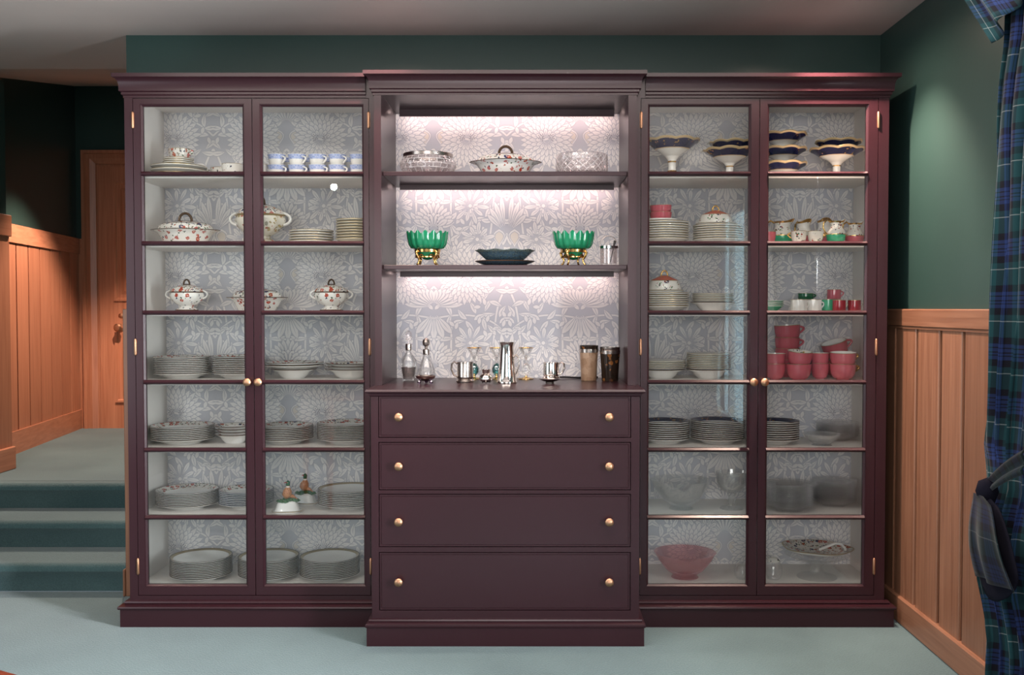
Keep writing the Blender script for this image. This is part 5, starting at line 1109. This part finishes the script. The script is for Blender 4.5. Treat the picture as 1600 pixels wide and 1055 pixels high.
# ------------------------------------------------------------------ curtain at the window
def cloth(name, mats, s_n, z_n, fn, parent, width, label=None, mi=0):
    m = MB(); vs = []; uv = []
    for j in range(z_n + 1):
        for i in range(s_n + 1):
            p, u, v = fn(i / s_n, j / z_n); vs.append(p); uv.append((u, v))
    W1 = s_n + 1
    m.add(vs, [(j * W1 + i, j * W1 + i + 1, (j + 1) * W1 + i + 1, (j + 1) * W1 + i) for j in range(z_n) for i in range(s_n)])
    me = m.mesh(name, mats, 80)
    lay = me.uv_layers.new(name='UVMap')
    for l in me.loops: lay.data[l.index].uv = uv[l.vertex_index]
    o = obj(name, me, parent, label=label)
    sd = o.modifiers.new('thickness', 'SOLIDIFY'); sd.thickness = 0.003
    return o
def lerp_tab(tab, z):
    for (za, a), (zb, c) in zip(tab, tab[1:]):
        if za <= z <= zb: return a + (c - a) * ((z - za) / (zb - za)) ** 1.0
    return tab[0][1] if z < tab[0][0] else tab[-1][1]
XC = 1.435
def edge(px, py): y, z = atx(px, py, XC); return (z, y)
lead = sorted([(0.03, edge(1545, 1050)[1])] + [edge(1546, 1040), edge(1548, 985), edge(1544, 955), edge(1536, 900), edge(1541, 800), edge(1545, 745), edge(1536, 690), edge(1540, 650), edge(1549, 570), edge(1554, 420), edge(1560, 200), edge(1567, 130), edge(1577, 70)] + [(2.45, -1.10)])
far = [(0.0, -1.66), (0.74, -1.64), (0.86, -1.60), (1.0, -1.62), (1.4, -1.72), (2.45, -1.95)]
cur = thing('curtain', 'dark blue and green tartan curtain tied back beside the oak wainscot', 'curtain', (XC, -1.3, 0.0), 'tartan curtains')
def drape(s, t):
    z = 0.02 + 2.42 * t; y0, y1 = lerp_tab(lead, z), lerp_tab(far, z)
    ph = s * 2 * PI * 9; am = 0.030 * (0.35 + 0.65 * min(1, abs(z - .83) / .3))
    bul = 0.03 * math.exp(-((z - .62) / .16) ** 2)
    y = y0 + (y1 - y0) * (s + .012 * math.sin(ph * 2 + z)); x = XC - bul + am * math.sin(ph + .5 * math.sin(z * 2.1)) + .006 * math.sin(ph * 2.3 + z * 5)
    return (x - XC, y + 1.3, z), s * 1.75, z
dr = cloth('drape', ['tartan'], 150, 70, drape, cur, 1.5)
def val(s, t):   # flared heading frill
    y0 = lerp_tab([(0, -1.075), (1, -.80)], t); ph = s * 2 * PI * 8
    zb = 2.115 + .13 * min(1, s * 2.6) + .12 * s; z = zb + (2.46 - zb) * t
    y = y0 + (-1.95 - y0) * s; x = XC - .055 - .05 * t + .022 * math.sin(ph)
    return (x - XC, y + 1.3, z), s * 1.6, z * 1.0 + .05
cloth('valance', ['tartan'], 120, 14, val, cur, 1.5, 'flared tartan heading frill')
# sash: band round the drape, knot and hanging tails with dark lining
def band(s, t):
    pts = [atx(px, py, XC - .06) for px, py in ((1604, 722), (1585, 732), (1565, 748), (1547, 760))]
    q = [Vector(p) for p in pts]
    while len(q) > 1: q = [q[k].lerp(q[k + 1], s) for k in range(len(q) - 1)]
    w = .034 - .012 * s
    return (-.065 - .008 * math.sin(PI * s) - .006 * math.sin(3 * PI * t), q[0].x + 1.3, q[0].y + w * (t - .5) * 2), s * .4, t * .06
cloth('sash_band', ['tartan_dark'], 20, 6, band, cur, .3, 'dark tartan tie-back sash')
ky, kz = atx(1545, 768, XC - .07)
part('sash_knot', MB().lathe([(0, -.05), (.022, -.035), (.034, 0), (.026, .03), (0, .042)], 14, T=lambda x, y, z: (x - .075, y * .8 + ky + 1.3, z + kz)), 'velvet', cur, 'dark knot of the sash', 60)
def tail(y_t, y_b0, y_b1, zb0, zb1, dx, w_t):
    def f(s, t):
        zt_ = kz - .01; zb = zb0 + (zb1 - zb0) * s; z = zt_ + (zb - zt_) * t
        ya = y_t + w_t * (s - .5); yb = y_b0 + (y_b1 - y_b0) * s; e = t ** .45
        return (dx - .02 * math.sin(PI * t) + .014 * math.sin(s * 2 * PI * 1.5) * t, ya + (yb - ya) * e + 1.3, z), s * .25 + .03, z
    return f
yl, zl = atx(1530, 905, XC - .09); y2, z2 = atx(1590, 926, XC - .09)
cloth('sash_tail', ['tartan_dark'], 16, 14, tail(ky, yl + .0, y2, zl + .01, z2, -.100, -.06), cur, .3, 'hanging tartan sash tail')
y3, z3 = atx(1517, 905, XC - .07); y4, z4 = atx(1592, 957, XC - .07)
def lin(s, t):
    zt_ = kz - .02; zb = z4 + .07 * (abs(s - .6) * 1.8) ** 2 - .005; z = zt_ + (zb - zt_) * t; e = min(1, t * 1.4) ** .55
    ya = ky - .05 * (s - .5); yb = y3 + (y4 - y3) * s
    sh = 1 - .35 * (max(0, t - .75) / .25) ** 2
    yb = (y3 + y4) / 2 + (yb - (y3 + y4) / 2) * sh
    return (-.072 - .012 * math.sin(PI * s), ya + (yb - ya) * e + 1.3, z), s, z
cloth('sash_lining', ['velvet'], 16, 16, lin, cur, .3, 'black velvet lining of the sash')
# the second curtain at the window's other side (its reflection shows in the glass doors)
c2 = cur.copy(); C.objects.link(c2); c2['label'] = 'second tartan curtain at the window, seen only mirrored in the cabinet glass'
c2.location = (XC, -3.95, 0); c2.scale = (1, -1, 1)
for ch in list(cur.children):
    d = ch.copy(); C.objects.link(d); d.parent = c2

# ------------------------------------------------------------------ table corner at the lower left
t = thing('table', 'polished red mahogany table, only its edge showing beside the carpet', 'table', (-1.087, -2.80, 0))
TZ = 0.74
b = MB()
ang = math.radians(-28.8)
def R2(x, y, z): return (x * math.cos(ang) - y * math.sin(ang), x * math.sin(ang) + y * math.cos(ang), z)
b.sweep([(-.5, -.35), (-.5, .35), (.5, .35), (.5, -.35)][::-1], [(-.02, TZ - .03), (-.008, TZ - .03), (0, TZ - .022), (.004, TZ - .01), (0, TZ), (-.02, TZ)], closed=True); b.box(-.49, .49, -.34, .34, TZ - .029, TZ - .0005)
b.v = [R2(*p) for p in b.v]; part('table_top', b, 'mahogany', t)
for sx in (-1, 1):
    for sy in (-1, 1):
        b = MB(); b.lathe([(0, 0), (.014, 0), (.018, .1), (.026, .45), (.03, .60), (.026, .62), (.03, .64), (.03, TZ - .03), (0, TZ - .03)], 16, T=lambda x, y, z: R2(x + sx * .43, y + sy * .28, z)); part('leg', b, 'mahogany', t, smooth=50)
